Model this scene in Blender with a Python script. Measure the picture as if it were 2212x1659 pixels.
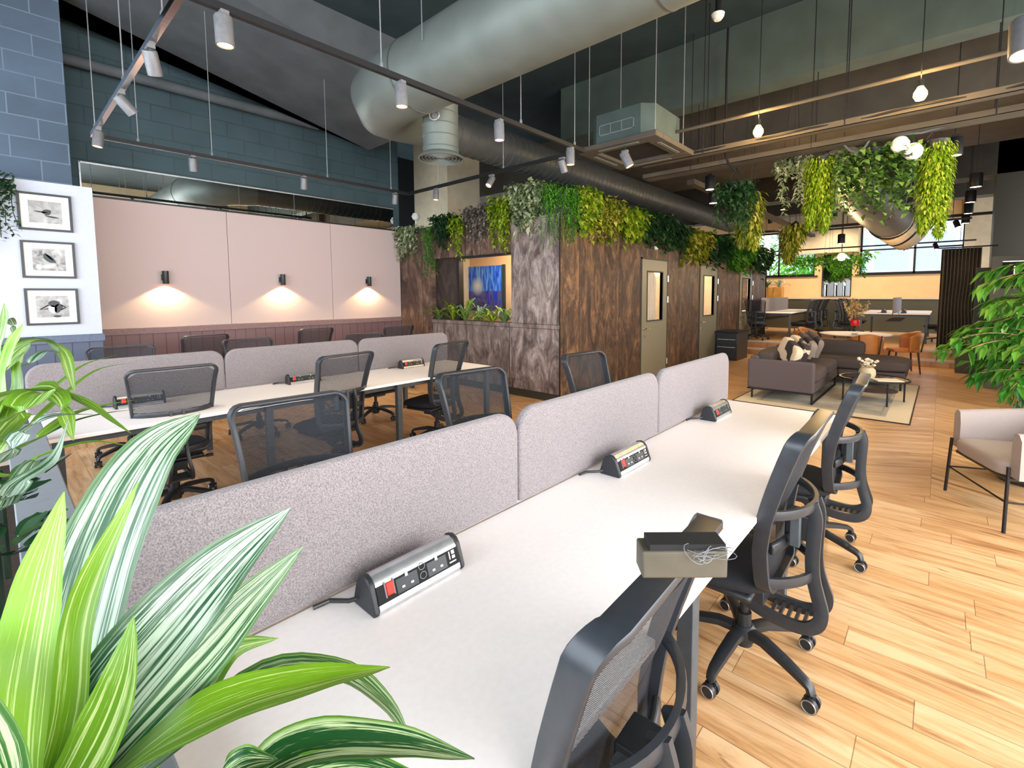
import bpy, math, random
from mathutils import Vector, Matrix, noise
for o in list(bpy.data.objects): bpy.data.objects.remove(o)
S = bpy.context.scene
COL = S.collection
PI = math.pi
R = math.radians

# ------------------------------------------------------------------ camera
W_, H_ = 2212, 1659
FPX, CXP, CYP = 1016.8, 1137.05, 713.2
YAW, PITCH, ROLL = R(41.413), R(4.273), R(0.281)
CAM = Vector((0, 0, 1.55))
fwd = Vector((math.cos(YAW)*math.cos(PITCH), math.sin(YAW)*math.cos(PITCH), -math.sin(PITCH)))
rgt = Vector((math.sin(YAW), -math.cos(YAW), 0))
dwn = fwd.cross(rgt)
r2 = math.cos(ROLL)*rgt + math.sin(ROLL)*dwn
d2 = -math.sin(ROLL)*rgt + math.cos(ROLL)*dwn
cd = bpy.data.cameras.new('camera'); cam = bpy.data.objects.new('camera', cd); COL.objects.link(cam)
cd.sensor_fit = 'HORIZONTAL'; cd.sensor_width = 36; cd.lens = FPX/W_*36
cd.shift_x = (W_/2-CXP)/W_; cd.shift_y = (CYP-H_/2)/W_
cd.clip_start = 0.03; cd.clip_end = 200
mw = Matrix((r2, -d2, -fwd)).transposed().to_4x4(); mw.translation = CAM
cam.matrix_world = mw
S.camera = cam
S.view_settings.view_transform = 'Standard'; S.view_settings.look = 'None'
S.view_settings.gamma = 1; S.view_settings.use_curve_mapping = False
S.view_settings.exposure = 0.80
def at(u, v, ax, val):
    """point of the world seen at pixel (u,v) on the plane coordinate[ax]=val"""
    d = fwd + r2*((u-CXP)/FPX) + d2*((v-CYP)/FPX)
    return CAM + d*((val-CAM[ax])/d[ax])
def atd(u, v, dist):
    return CAM + (fwd + r2*((u-CXP)/FPX) + d2*((v-CYP)/FPX))*dist

# ------------------------------------------------------------------ world, daylight fill
w = bpy.data.worlds.new('world'); S.world = w; w.use_nodes = True
wn = w.node_tree; bg = wn.nodes['Background']
bg.inputs[0].default_value = (0.80, 0.90, 1.0, 1); bg.inputs[1].default_value = 2.4
def area(name, loc, rot, sx, sy, power, col, spread=PI):
    l = bpy.data.lights.new(name, 'AREA'); l.shape = 'RECTANGLE'; l.size = sx; l.size_y = sy
    l.energy = power; l.color = col; l.spread = spread
    o = bpy.data.objects.new(name, l); o.location = loc; o.rotation_euler = rot; COL.objects.link(o); return o
# added fill lights at assumed, unseen windows behind the camera and at right
area('daylight_fill_rear', (-2.35, 2.0, 2.1), (R(90), 0, R(-90)), 7.0, 2.8, 130, (0.78, 0.88, 1.0))
area('daylight_fill_side', (1.0, -3.35, 2.0), (R(90), 0, 0), 7.0, 2.8, 290, (1.0, 0.95, 0.93))
area('daylight_fill_side_far', (8.0, -3.35, 2.2), (R(90), 0, 0), 5.0, 2.2, 200, (1.0, 0.86, 0.70))
def spot(name, loc, target, power, col, size=R(70), blend=.6, rad=.03):
    l = bpy.data.lights.new(name, 'SPOT'); l.energy = power; l.color = col
    l.spot_size = size; l.spot_blend = blend; l.shadow_soft_size = rad
    o = bpy.data.objects.new(name, l); o.location = loc; COL.objects.link(o)
    o.rotation_euler = (Vector(target)-Vector(loc)).to_track_quat('-Z', 'Y').to_euler(); return o
def point(name, loc, power, col, rad=.04):
    l = bpy.data.lights.new(name, 'POINT'); l.energy = power; l.color = col; l.shadow_soft_size = rad
    o = bpy.data.objects.new(name, l); o.location = loc; COL.objects.link(o); return o
WARM = (1.0, 0.72, 0.42); WARM2 = (1.0, 0.80, 0.58)

# ------------------------------------------------------------------ materials
def lin(c):
    return tuple(((x/255)/12.92 if x/255 <= .04045 else ((x/255+.055)/1.055)**2.4) for x in c)+(1,)
class NT:
    def __init__(s, name):
        s.m = bpy.data.materials.new(name); s.m.use_nodes = True; s.t = s.m.node_tree
        s.b = s.t.nodes['Principled BSDF']; s.out = s.t.nodes['Material Output']
    def n(s, typ, **kw):
        nd = s.t.nodes.new(typ)
        for k, v in kw.items():
            if k.startswith('i_'):
                key = k[2:]
                key = int(key) if key.isdigit() else key.replace('_', ' ')
                nd.inputs[key].default_value = v
            else: setattr(nd, k, v)
        return nd
    def l(s, a, b): s.t.links.new(a, b)
    def coord(s, kind='Object', scale=(1, 1, 1), rot=(0, 0, 0), loc=(0, 0, 0)):
        tc = s.n('ShaderNodeTexCoord'); mp = s.n('ShaderNodeMapping')
        mp.inputs['Scale'].default_value = scale; mp.inputs['Rotation'].default_value = rot; mp.inputs['Location'].default_value = loc
        s.l(tc.outputs[kind], mp.inputs[0]); return mp.outputs[0]
    def ramp(s, fac, stops, interp='LINEAR'):
        r = s.n('ShaderNodeValToRGB'); e = r.color_ramp; e.interpolation = interp
        while len(e.elements) < len(stops): e.elements.new(.5)
        for el, (p, c) in zip(e.elements, stops): el.position = p; el.color = c
        s.l(fac, r.inputs[0]); return r.outputs[0]
    def bump(s, h, strength=.3, dist=.01):
        b = s.n('ShaderNodeBump'); b.inputs['Strength'].default_value = strength; b.inputs['Distance'].default_value = dist
        s.l(h, b.inputs['Height']); s.l(b.outputs[0], s.b.inputs['Normal'])
    def mix(s, fac, a, b, mode='MIX'):
        m = s.n('ShaderNodeMix', data_type='RGBA', blend_type=mode)
        for sock, v in ((m.inputs[0], fac), (m.inputs[6], a), (m.inputs[7], b)):
            if hasattr(v, 'is_output'): s.l(v, sock)
            else: sock.default_value = v
        return m.outputs[2]
    def math(s, op, a, b=None):
        m = s.n('ShaderNodeMath', operation=op)
        for i, v in enumerate((a, b)):
            if v is None: continue
            if hasattr(v, 'is_output'): s.l(v, m.inputs[i])
            else: m.inputs[i].default_value = v
        return m.outputs[0]
def plain(name, c, rough=.5, metal=0., var=.12, scale=30, bump=.08, coat=0):
    t = NT(name); v = t.coord('Object')
    nz = t.n('ShaderNodeTexNoise', i_Scale=scale, i_Detail=4.0); t.l(v, nz.inputs[0])
    a = lin(c); d = tuple(x*(1-var) for x in a[:3])+(1,); e = tuple(min(1, x*(1+var)) for x in a[:3])+(1,)
    t.l(t.ramp(nz.outputs[0], [(.3, d), (.7, e)]), t.b.inputs['Base Color'])
    t.b.inputs['Roughness'].default_value = rough; t.b.inputs['Metallic'].default_value = metal
    t.b.inputs['Coat Weight'].default_value = coat
    if bump: t.bump(nz.outputs[0], bump, .004)
    return t.m
def emis(name, c, strength):
    t = NT(name); t.b.inputs['Base Color'].default_value = lin(c)
    t.b.inputs['Emission Color'].default_value = lin(c); t.b.inputs['Emission Strength'].default_value = strength; return t.m
M = {}
M['black_plastic'] = plain('black_plastic', (34, 38, 42), .42)
M['charcoal_frame'] = plain('charcoal_frame', (44, 48, 53), .36)
M['black_fabric'] = plain('black_fabric', (22, 26, 32), .85, scale=400, bump=.3)
M['silver'] = plain('silver', (200, 202, 205), .3, .8)
M['chrome'] = plain('chrome', (225, 225, 225), .15, 1.0, var=.03)
M['dark_metal'] = plain('dark_metal', (28, 28, 30), .45, .3)
M['leg_grey'] = plain('leg_grey', (70, 78, 84), .45, .2)
M['table_white'] = plain('table_white', (246, 240, 237), .45, var=.02, scale=60, bump=.02)
M['table_edge'] = plain('table_edge', (200, 190, 180), .5)
M['white_paint'] = plain('white_paint', (196, 202, 216), .6, var=.02)
M['white_plastic'] = plain('white_plastic', (235, 235, 230), .4, var=.02)
M['lamp_grey'] = plain('lamp_grey', (112, 112, 114), .45, .2)
M['red'] = emis('red_switch', (235, 30, 15), .6)
M['duct'] = plain('duct', (114, 122, 116), .5, .35, var=.08, scale=4, bump=.02)
M['duct_dark'] = plain('duct_dark', (96, 98, 96), .45, .5, var=.12, scale=4, bump=.03)
M['ceiling_dark'] = plain('ceiling_dark', (34, 50, 54), .8, var=.25, scale=2.5, bump=.1)
M['ceiling_grey'] = plain('ceiling_grey', (78, 84, 88), .8, var=.2, scale=2.5, bump=.1)
M['beam'] = plain('beam', (62, 76, 72), .8, var=.18, scale=3, bump=.1)
M['beam_brown'] = plain('beam_brown', (72, 66, 56), .8, var=.2, scale=3, bump=.1)
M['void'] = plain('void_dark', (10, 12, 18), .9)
M['beige'] = plain('beige_concrete', (205, 190, 160), .8, var=.08, scale=6, bump=.1)
M['peach'] = plain('peach_plaster', (232, 190, 140), .8, var=.04, scale=3, bump=.05)
M['mauve_rail'] = plain('mauve_rail', (128, 104, 104), .6)
M['blue_grey_rail'] = plain('blue_grey_rail', (96, 108, 132), .6)
M['olive'] = plain('olive_paint', (84, 82, 66), .55, var=.05)
M['olive_dark'] = plain('olive_dark', (58, 58, 48), .6, var=.08)
M['door_grey'] = plain('door_grey', (120, 116, 96), .45, var=.04)
M['sofa'] = plain('sofa_fabric', (92, 82, 84), .9, var=.12, scale=300, bump=.3)
M['sofa_dark'] = plain('sofa_seat_fabric', (78, 68, 66), .9, var=.12, scale=300, bump=.3)
M['tan'] = plain('tan_leather', (190, 118, 52), .5, var=.12, scale=10)
M['dark_wood'] = plain('dark_wood', (58, 40, 30), .5)
M['armchair'] = plain('armchair_fabric', (170, 157, 150), .9, var=.06, scale=350, bump=.3)
M['bulb'] = emis('bulb_glow', (255, 190, 80), 30)
M['lens'] = emis('lamp_lens', (255, 226, 180), 9)
M['lens_warm'] = emis('lamp_lens_warm', (255, 196, 110), 4)
M['glow_strip'] = emis('white_light_strip', (255, 250, 240), 1.6)
M['soil'] = plain('soil', (50, 38, 28), .95, var=.3, scale=80, bump=.5)
M['planter_grey'] = plain('planter_grey', (128, 134, 140), .55, var=.05)
M['planter_cream'] = plain('planter_cream', (222, 208, 190), .6, var=.04)
M['black_pot'] = plain('black_pot', (52, 52, 54), .45)
M['bark'] = plain('bark', (150, 110, 80), .85, var=.3, scale=25, bump=.5)
M['vase_red'] = plain('vase_red', (210, 30, 24), .35)
M['dried'] = plain('dried_leaf', (226, 196, 140), .8, var=.3, scale=20)
M['flower_white'] = plain('flower_white', (232, 222, 200), .7)
M['grey_wood'] = plain('weathered_grey_wood', (78, 72, 58), .6, var=.25, scale=12)
M['box_wood'] = plain('box_ply', (206, 150, 72), .6, var=.12, scale=8)
M['black_matte'] = plain('black_matte', (12, 12, 12), .8)
t = NT('glass_clear'); t.b.inputs['Roughness'].default_value = .02; t.b.inputs['Transmission Weight'].default_value = 1
t.b.inputs['IOR'].default_value = 1.05; t.b.inputs['Base Color'].default_value = (.95, .97, .98, 1); M['glass'] = t.m
t = NT('mirror'); t.b.inputs['Metallic'].default_value = 1; t.b.inputs['Roughness'].default_value = .01
t.b.inputs['Base Color'].default_value = (.80, .84, .82, 1); M['mirror'] = t.m

def felt(name, c1, c2, scale=260):
    t = NT(name); v = t.coord('Object')
    nz = t.n('ShaderNodeTexNoise', i_Scale=float(scale), i_Detail=3.0, i_Roughness=.8); t.l(v, nz.inputs[0])
    t.l(t.ramp(nz.outputs[0], [(.36, lin(c1)), (.62, lin(c2))]), t.b.inputs['Base Color'])
    t.b.inputs['Roughness'].default_value = .95; t.b.inputs['Sheen Weight'].default_value = .2
    t.bump(nz.outputs[0], .35, .002); return t.m
M['felt'] = felt('grey_felt', (96, 92, 98), (152, 143, 142))
M['wall_felt'] = felt('pink_grey_felt', (182, 164, 160), (204, 184, 178), 160)

def blocks(name, c, mortar, bw=.44, bh=.215, axis='XZ', strength=.5):
    t = NT(name)
    tc = t.n('ShaderNodeTexCoord'); sp = t.n('ShaderNodeSeparateXYZ'); cb = t.n('ShaderNodeCombineXYZ')
    t.l(tc.outputs['Object'], sp.inputs[0]); t.l(sp.outputs[axis[0]], cb.inputs[0]); t.l(sp.outputs[axis[1]], cb.inputs[1])
    br = t.n('ShaderNodeTexBrick', i_Scale=1.0); br.inputs['Brick Width'].default_value = bw; br.inputs['Row Height'].default_value = bh
    br.inputs['Mortar Size'].default_value = .007; br.inputs['Mortar Smooth'].default_value = .3
    a = lin(c); br.inputs['Color1'].default_value = a; br.inputs['Color2'].default_value = tuple(x*.85 for x in a[:3])+(1,)
    br.inputs['Mortar'].default_value = lin(mortar); t.l(cb.outputs[0], br.inputs['Vector'])
    nz = t.n('ShaderNodeTexNoise', i_Scale=60.0, i_Detail=4.0); t.l(tc.outputs['Object'], nz.inputs[0])
    nz2 = t.n('ShaderNodeTexNoise', i_Scale=2.0, i_Detail=3.0); t.l(tc.outputs['Object'], nz2.inputs[0])
    col = t.mix(t.ramp(nz2.outputs[0], [(.35, (0, 0, 0, 1)), (.7, (.45, .45, .45, 1))]), br.outputs['Color'], tuple(x*1.5 for x in a[:3])+(1,))
    t.l(col, t.b.inputs['Base Color']); t.b.inputs['Roughness'].default_value = .8
    h = t.math('ADD', t.math('MULTIPLY', nz.outputs[0], .25), t.math('MULTIPLY', t.math('SUBTRACT', 1.0, br.outputs['Fac']), .8))
    t.bump(h, strength, .01); return t.m
M['block_dark'] = blocks('painted_block_dark', (58, 78, 84), (44, 60, 66))
M['block_blue'] = blocks('painted_block_blue', (78, 94, 112), (108, 124, 142))

def wainscot(name, c, axis='X', pitch=.14):
    t = NT(name); tc = t.n('ShaderNodeTexCoord'); sp = t.n('ShaderNodeSeparateXYZ'); t.l(tc.outputs['Object'], sp.inputs[0])
    f = t.math('FRACT', t.math('DIVIDE', sp.outputs[axis], pitch))
    g = t.math('LESS_THAN', f, .05)
    a = lin(c); t.l(t.mix(g, a, tuple(x*.3 for x in a[:3])+(1,)), t.b.inputs['Base Color'])
    t.b.inputs['Roughness'].default_value = .55; t.bump(t.math('SUBTRACT', 1.0, g), .6, .006); return t.m
M['wainscot_mauve'] = wainscot('wainscot_mauve', (118, 90, 92))
M['wainscot_blue'] = wainscot('wainscot_blue', (84, 94, 118))

def rustic(name, axis='Y', base=((44, 34, 28), (92, 70, 54), (140, 112, 88)), pw=.42, grey=0):
    """stained ply cladding: tall panels with blotches and vertical grain"""
    t = NT(name); tc = t.n('ShaderNodeTexCoord'); sp = t.n('ShaderNodeSeparateXYZ'); t.l(tc.outputs['Object'], sp.inputs[0])
    idx = t.math('FLOOR', t.math('DIVIDE', sp.outputs[axis], pw)); fr = t.math('FRACT', t.math('DIVIDE', sp.outputs[axis], pw))
    cb = t.n('ShaderNodeCombineXYZ'); t.l(sp.outputs[axis], cb.inputs[0]); t.l(t.math('MULTIPLY', idx, 7.3), cb.inputs[1]); t.l(sp.outputs['Z'], cb.inputs[2])
    mp = t.n('ShaderNodeMapping'); mp.inputs['Scale'].default_value = (4.2, 1, 1.7); t.l(cb.outputs[0], mp.inputs[0])
    n1 = t.n('ShaderNodeTexNoise', i_Scale=1.0, i_Detail=8.0, i_Roughness=.72, i_Distortion=1.6); t.l(mp.outputs[0], n1.inputs[0])
    mp2 = t.n('ShaderNodeMapping'); mp2.inputs['Scale'].default_value = (34, 1, 8); t.l(cb.outputs[0], mp2.inputs[0])
    n2 = t.n('ShaderNodeTexNoise', i_Scale=1.0, i_Detail=6.0, i_Roughness=.7, i_Distortion=.6); t.l(mp2.outputs[0], n2.inputs[0])
    f = t.math('ADD', t.math('MULTIPLY', n1.outputs[0], .74), t.math('MULTIPLY', n2.outputs[0], .26))
    c = t.ramp(f, [(.38, lin(base[0])), (.5, lin(base[1])), (.62, lin(base[2]))])
    wn_ = t.n('ShaderNodeTexWhiteNoise', noise_dimensions='1D'); t.l(idx, wn_.inputs['W'])
    c = t.mix(t.math('MULTIPLY', wn_.outputs['Value'], .35), c, lin(base[0]))
    g = t.math('LESS_THAN', fr, .012)
    t.l(t.mix(g, c, (0.01, .008, .006, 1)), t.b.inputs['Base Color'])
    t.b.inputs['Roughness'].default_value = .55; t.bump(f, .35, .01); return t.m
M['rustic_side'] = rustic('stained_ply_side', 'X', ((30, 22, 16), (80, 58, 42), (140, 104, 70)), 1.15)
M['rustic_front'] = rustic('stained_ply_front', 'Y', ((70, 58, 54), (128, 112, 106), (182, 168, 160)), 1.0)
M['rustic_dark'] = rustic('stained_ply_dark', 'Y', ((30, 24, 22), (56, 44, 40), (90, 72, 62)), 1.0)
M['rustic_brown'] = rustic('stained_ply_brown', 'Y', ((48, 34, 28), (98, 74, 62), (150, 120, 100)), 1.2)

def floor_mat(name, chev=False, sat=1.0):
    t = NT(name); tc = t.n('ShaderNodeTexCoord'); sp = t.n('ShaderNodeSeparateXYZ'); t.l(tc.outputs['Object'], sp.inputs[0])
    X, Y = sp.outputs['X'], sp.outputs['Y']
    pw = .16
    if chev:
        # planks laid in a chevron
        Xs = t.math('ADD', X, t.math('MULTIPLY', t.math('PINGPONG', Y, .55), .55))
    else: Xs = X
    idx = t.math('FLOOR', t.math('DIVIDE', Xs, pw)); fx = t.math('FRACT', t.math('DIVIDE', Xs, pw))
    w1 = t.n('ShaderNodeTexWhiteNoise', noise_dimensions='1D'); t.l(idx, w1.inputs['W'])
    L = 1.1 if chev else 1.3
    Yo = t.math('ADD', t.math('DIVIDE', Y, L), t.math('MULTIPLY', w1.outputs['Value'], 0.0 if chev else 5.0))
    iy = t.math('FLOOR', Yo); fy = t.math('FRACT', Yo)
    cb = t.n('ShaderNodeCombineXYZ'); t.l(idx, cb.inputs[0]); t.l(iy, cb.inputs[1])
    w2 = t.n('ShaderNodeTexWhiteNoise', noise_dimensions='2D'); t.l(cb.outputs[0], w2.inputs['Vector'])
    cc = t.n('ShaderNodeCombineXYZ'); t.l(t.math('MULTIPLY', Xs, 13.0), cc.inputs[0]); t.l(t.math('MULTIPLY', Y, 1.5), cc.inputs[1]); t.l(t.math('MULTIPLY', w2.outputs['Value'], 30.0), cc.inputs[2])
    n1 = t.n('ShaderNodeTexNoise', i_Scale=1.0, i_Detail=7.0, i_Roughness=.62, i_Distortion=.8); t.l(cc.outputs[0], n1.inputs[0])
    c2 = t.n('ShaderNodeCombineXYZ'); t.l(t.math('MULTIPLY', Xs, 90.0), c2.inputs[0]); t.l(t.math('MULTIPLY', Y, 4.0), c2.inputs[1]); t.l(w2.outputs['Value'], c2.inputs[2])
    n2 = t.n('ShaderNodeTexNoise', i_Scale=1.0, i_Detail=3.0); t.l(c2.outputs[0], n2.inputs[0])
    f = t.math('ADD', t.math('MULTIPLY', n1.outputs[0], .8), t.math('MULTIPLY', n2.outputs[0], .2))
    c = t.ramp(f, [(.32, lin((138, 92, 56))), (.45, lin((200, 156, 108))), (.6, lin((226, 190, 146)))])
    c = t.mix(t.math('MULTIPLY', w2.outputs['Value'], .45), c, lin((196, 146, 92)))
    # knots and dark streaks
    c3 = t.n('ShaderNodeCombineXYZ'); t.l(t.math('MULTIPLY', Xs, 12.0), c3.inputs[0]); t.l(t.math('MULTIPLY', Y, 2.6), c3.inputs[1]); t.l(w2.outputs['Value'], c3.inputs[2])
    vo = t.n('ShaderNodeTexNoise', i_Scale=1.3, i_Detail=5.0, i_Roughness=.7); t.l(c3.outputs[0], vo.inputs[0])
    kf = t.ramp(vo.outputs[0], [(.64, (0, 0, 0, 1)), (.74, (.75, .75, .75, 1))])
    c = t.mix(kf, c, lin((112, 68, 34)))
    gap = t.math('MAXIMUM', t.math('LESS_THAN', fx, .018), t.math('LESS_THAN', fy, .0025))
    c = t.mix(t.math('MULTIPLY', gap, .65), c, lin((70, 44, 24)))
    t.l(c, t.b.inputs['Base Color']); t.b.inputs['Roughness'].default_value = .36
    t.b.inputs['Specular IOR Level'].default_value = .4
    t.bump(f, .12, .004); return t.m
M['floor'] = floor_mat('oak_planks'); M['floor_chev'] = floor_mat('oak_chevron', True)

def mesh_mat(name, period=.0055, duty=.66, axis='Z'):
    """woven chair mesh: opaque threads with open gaps between them"""
    t = NT(name); tc = t.n('ShaderNodeTexCoord'); sp = t.n('ShaderNodeSeparateXYZ'); t.l(tc.outputs['Object'], sp.inputs[0])
    f = t.math('FRACT', t.math('DIVIDE', sp.outputs[axis], period)); a = t.math('LESS_THAN', f, duty)
    t.l(a, t.b.inputs['Alpha'])
    t.b.inputs['Base Color'].default_value = lin((36, 42, 50)); t.b.inputs['Roughness'].default_value = .7
    return t.m
M['chair_mesh'] = mesh_mat('chair_mesh_weave')

def leafmat(name, cols, stripes=0, trans=.25, rough=.42):
    """cols: list of colours along a per-leaf tone; stripes: pale stripes running along the leaf"""
    t = NT(name)
    at_ = t.n('ShaderNodeAttribute', attribute_name='tone'); tone = at_.outputs['Fac']
    c = t.ramp(tone, [(i/(len(cols)-1) if len(cols) > 1 else 0, lin(k)) for i, k in enumerate(cols)])
    if stripes:
        uv = t.n('ShaderNodeTexCoord'); sp = t.n('ShaderNodeSeparateXYZ'); t.l(uv.outputs['UV'], sp.inputs[0])
        cb = t.n('ShaderNodeCombineXYZ'); t.l(t.math('MULTIPLY', sp.outputs[0], float(stripes)), cb.inputs[0]); t.l(t.math('MULTIPLY', sp.outputs[1], 1.2), cb.inputs[1]); t.l(t.math('MULTIPLY', tone, 37.0), cb.inputs[2])
        nz = t.n('ShaderNodeTexNoise', i_Scale=1.0, i_Detail=5.0, i_Roughness=.75, i_Distortion=.15); t.l(cb.outputs[0], nz.inputs[0])
        thr = t.math('SUBTRACT', nz.outputs[0], t.math('MULTIPLY', t.math('SUBTRACT', tone, .5), .10))
        f = t.ramp(thr, [(.50, (0, 0, 0, 1)), (.56, (1, 1, 1, 1))])
        midl = t.ramp(t.math('ABSOLUTE', t.math('SUBTRACT', t.math('ADD', sp.outputs[0], t.math('MULTIPLY', nz.outputs[0], .06)), .66)), [(.015, (1, 1, 1, 1)), (.03, (0, 0, 0, 1))])
        f = t.math('MAXIMUM', f, midl)
        edge = t.ramp(t.math('ABSOLUTE', t.math('SUBTRACT', sp.outputs[0], .5)), [(.40, (0, 0, 0, 1)), (.46, (1, 1, 1, 1))])
        pale = t.mix(tone, lin((158, 176, 164)), lin((178, 200, 112)))
        c = t.mix(f, c, pale)
        c = t.mix(t.math('MULTIPLY', edge, .8), c, t.mix(tone, lin((14, 62, 42)), lin((104, 150, 20))))
        t.bump(nz.outputs[0], .2, .002)
    t.l(c, t.b.inputs['Base Color']); t.b.inputs['Roughness'].default_value = rough
    if trans:
        tr = t.n('ShaderNodeBsdfTranslucent'); t.l(c, tr.inputs[0]); mx = t.n('ShaderNodeMixShader'); mx.inputs[0].default_value = trans
        t.l(t.b.outputs[0], mx.inputs[1]); t.l(tr.outputs[0], mx.inputs[2]); t.l(mx.outputs[0], t.out.inputs[0])
    return t.m
M['leaf_striped'] = leafmat('striped_dracaena_leaf', [(14, 62, 44), (36, 88, 26), (112, 156, 20)], 20, .12)
M['leaf_dark_striped'] = leafmat('dark_striped_leaf', [(10, 52, 24), (16, 66, 28), (30, 84, 34)], 9, .1)
M['leaf_green'] = leafmat('glossy_green_leaf', [(30, 78, 24), (60, 130, 36), (124, 176, 60)])
M['leaf_pale_green'] = leafmat('round_green_leaf', [(30, 62, 20), (70, 110, 40), (150, 180, 90)])
M['leaf_dark'] = leafmat('dark_leaf', [(18, 44, 26), (34, 74, 38), (70, 104, 60)])
M['leaf_yellow'] = leafmat('yellow_green_leaf', [(70, 110, 14), (132, 166, 24), (206, 208, 80)])
M['leaf_pale'] = leafmat('variegated_leaf', [(70, 96, 54), (150, 168, 118), (232, 234, 200)])
M['leaf_purple'] = leafmat('grey_purple_leaf', [(70, 66, 62), (120, 112, 104), (178, 170, 150)])
M['leaf_lime'] = leafmat('bright_fern_leaf', [(40, 110, 20), (76, 156, 30), (130, 196, 50)])
M['leaf_gold'] = leafmat('gold_leaf', [(60, 84, 18), (138, 150, 34), (214, 200, 100)])

# ------------------------------------------------------------------ mesh building
class MB:
    def __init__(s): s.v = []; s.f = []; s.uv = []; s.tone = []
    def add(s, vs, fs):
        n = len(s.v); s.v += [tuple(p) for p in vs]; s.f += [tuple(i+n for i in f) for f in fs]; return s
    def box(s, x0, x1, y0, y1, z0, z1, mt=None):
        vs = [Vector(p) for p in ((x0, y0, z0), (x1, y0, z0), (x1, y1, z0), (x0, y1, z0), (x0, y0, z1), (x1, y0, z1), (x1, y1, z1), (x0, y1, z1))]
        if mt: vs = [mt @ p for p in vs]
        return s.add(vs, [(0, 3, 2, 1), (4, 5, 6, 7), (0, 1, 5, 4), (1, 2, 6, 5), (2, 3, 7, 6), (3, 0, 4, 7)])
    def tube(s, pts, rad, n=10, closed=False, flat=None, cap=True):
        """tube through pts; rad number or list; flat=(a,b,up) gives an a x b rounded-rectangle section"""
        P = [Vector(p) for p in pts]; m = len(P); rings = []
        rad = rad if isinstance(rad, (list, tuple)) else [rad]*m
        prev = None
        for i in range(m):
            if closed: tg = P[(i+1) % m]-P[i-1]
            else: tg = P[min(i+1, m-1)]-P[max(i-1, 0)]
            if tg.length < 1e-9: tg = Vector((0, 0, 1))
            tg.normalize()
            if flat: up = Vector(flat[2])
            elif prev is not None: up = prev
            else: up = Vector((0, 0, 1)) if abs(tg.z) < .9 else Vector((1, 0, 0))
            a = tg.cross(up)
            if a.length < 1e-6: a = tg.cross(Vector((1, 0, 0)))
            a.normalize(); b = a.cross(tg).normalized(); prev = b
            ring = []
            for k in range(n):
                an = 2*PI*k/n
                if flat:
                    ca, sa = math.cos(an), math.sin(an)
                    q = 1/max(abs(ca)**7+abs(sa)**7, 1e-9)**(1/7)
                    ring.append(P[i]+a*(ca*q*flat[0]*rad[i])+b*(sa*q*flat[1]*rad[i]))
                else: ring.append(P[i]+(a*math.cos(an)+b*math.sin(an))*rad[i])
            rings.append(ring)
        vs = [p for r in rings for p in r]; fs = []
        for i in range(m if closed else m-1):
            j = (i+1) % m
            for k in range(n): fs.append((i*n+k, i*n+(k+1) % n, j*n+(k+1) % n, j*n+k))
        if not closed and cap: fs += [tuple(range(n))[::-1], tuple((m-1)*n+k for k in range(n))]
        return s.add(vs, fs)
    def cyl(s, p0, p1, r0, r1=None, n=16): return s.tube([p0, p1], [r0, r0 if r1 is None else r1], n)
    def lathe(s, prof, c=(0, 0, 0), n=24, mt=None, cap=True):
        vs = []; fs = []; m = len(prof)
        for r, z in prof:
            for k in range(n):
                a = 2*PI*k/n; p = Vector((r*math.cos(a), r*math.sin(a), z))
                vs.append((mt @ p if mt else p)+Vector(c))
        for i in range(m-1):
            for k in range(n): fs.append((i*n+k, i*n+(k+1) % n, (i+1)*n+(k+1) % n, (i+1)*n+k))
        if cap and prof[0][0] > 1e-4: fs.append(tuple(range(n))[::-1])
        if cap and prof[-1][0] > 1e-4: fs.append(tuple((m-1)*n+k for k in range(n)))
        return s.add(vs, fs)
    def prism(s, poly, f0, f1):
        """poly: list of 2D; f0,f1 map a 2D point to the two faces"""
        n = len(poly); vs = [f0(*p) for p in poly]+[f1(*p) for p in poly]
        return s.add(vs, [tuple(range(n))[::-1], tuple(range(n, 2*n))]+[(i, (i+1) % n, n+(i+1) % n, n+i) for i in range(n)])
    def grid(s, fn, nu, nv, closed_u=False):
        vs = [fn(i/(nu if closed_u else nu-1), j/(nv-1)) for j in range(nv) for i in range(nu)]; fs = []
        for j in range(nv-1):
            for i in range(nu if closed_u else nu-1): fs.append((j*nu+i, j*nu+(i+1) % nu, (j+1)*nu+(i+1) % nu, (j+1)*nu+i))
        return s.add(vs, fs)
    def leaf(s, base, d, up, ln, wd, droop=.2, tone=.5, seg=2):
        """small leaf: a folded pointed blade"""
        d = Vector(d).normalized(); up = Vector(up); sd = d.cross(up)
        if sd.length < 1e-4: sd = d.cross(Vector((1, 0, 0)))
        sd.normalize(); nn = sd.cross(d); b = Vector(base)
        mid = b+d*ln*.45-nn*ln*0; tip = b+d*ln-nn*0+Vector((0, 0, -droop*ln))
        n = len(s.v); s.v += [tuple(b), tuple(mid+sd*wd*.5+nn*wd*.12), tuple(tip), tuple(mid-sd*wd*.5+nn*wd*.12), tuple(mid-nn*wd*.05)]
        s.f += [(n, n+1, n+4), (n+1, n+2, n+4), (n+2, n+3, n+4), (n+3, n, n+4)]; s.tone += [tone]*5
    def blade(s, pts, width, normal_hint, tone=.5, fold=.18, nseg=14, twist=0, tipw=0.02, basew=.45, peak=.45):
        """long strap leaf through control points (Catmull-Rom) with a folded cross-section and UVs"""
        P = [Vector(p) for p in pts]; P = [P[0]*2-P[1]]+P+[P[-1]*2-P[-2]]
        def cr(t):
            k = min(int(t*(len(P)-3)), len(P)-4); u = t*(len(P)-3)-k; a, b, c, d = P[k:k+4]
            return .5*((2*b)+(c-a)*u+(2*a-5*b+4*c-d)*u*u+(3*b-a-3*c+d)*u**3)
        n0 = len(s.v); nw = 9
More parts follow.
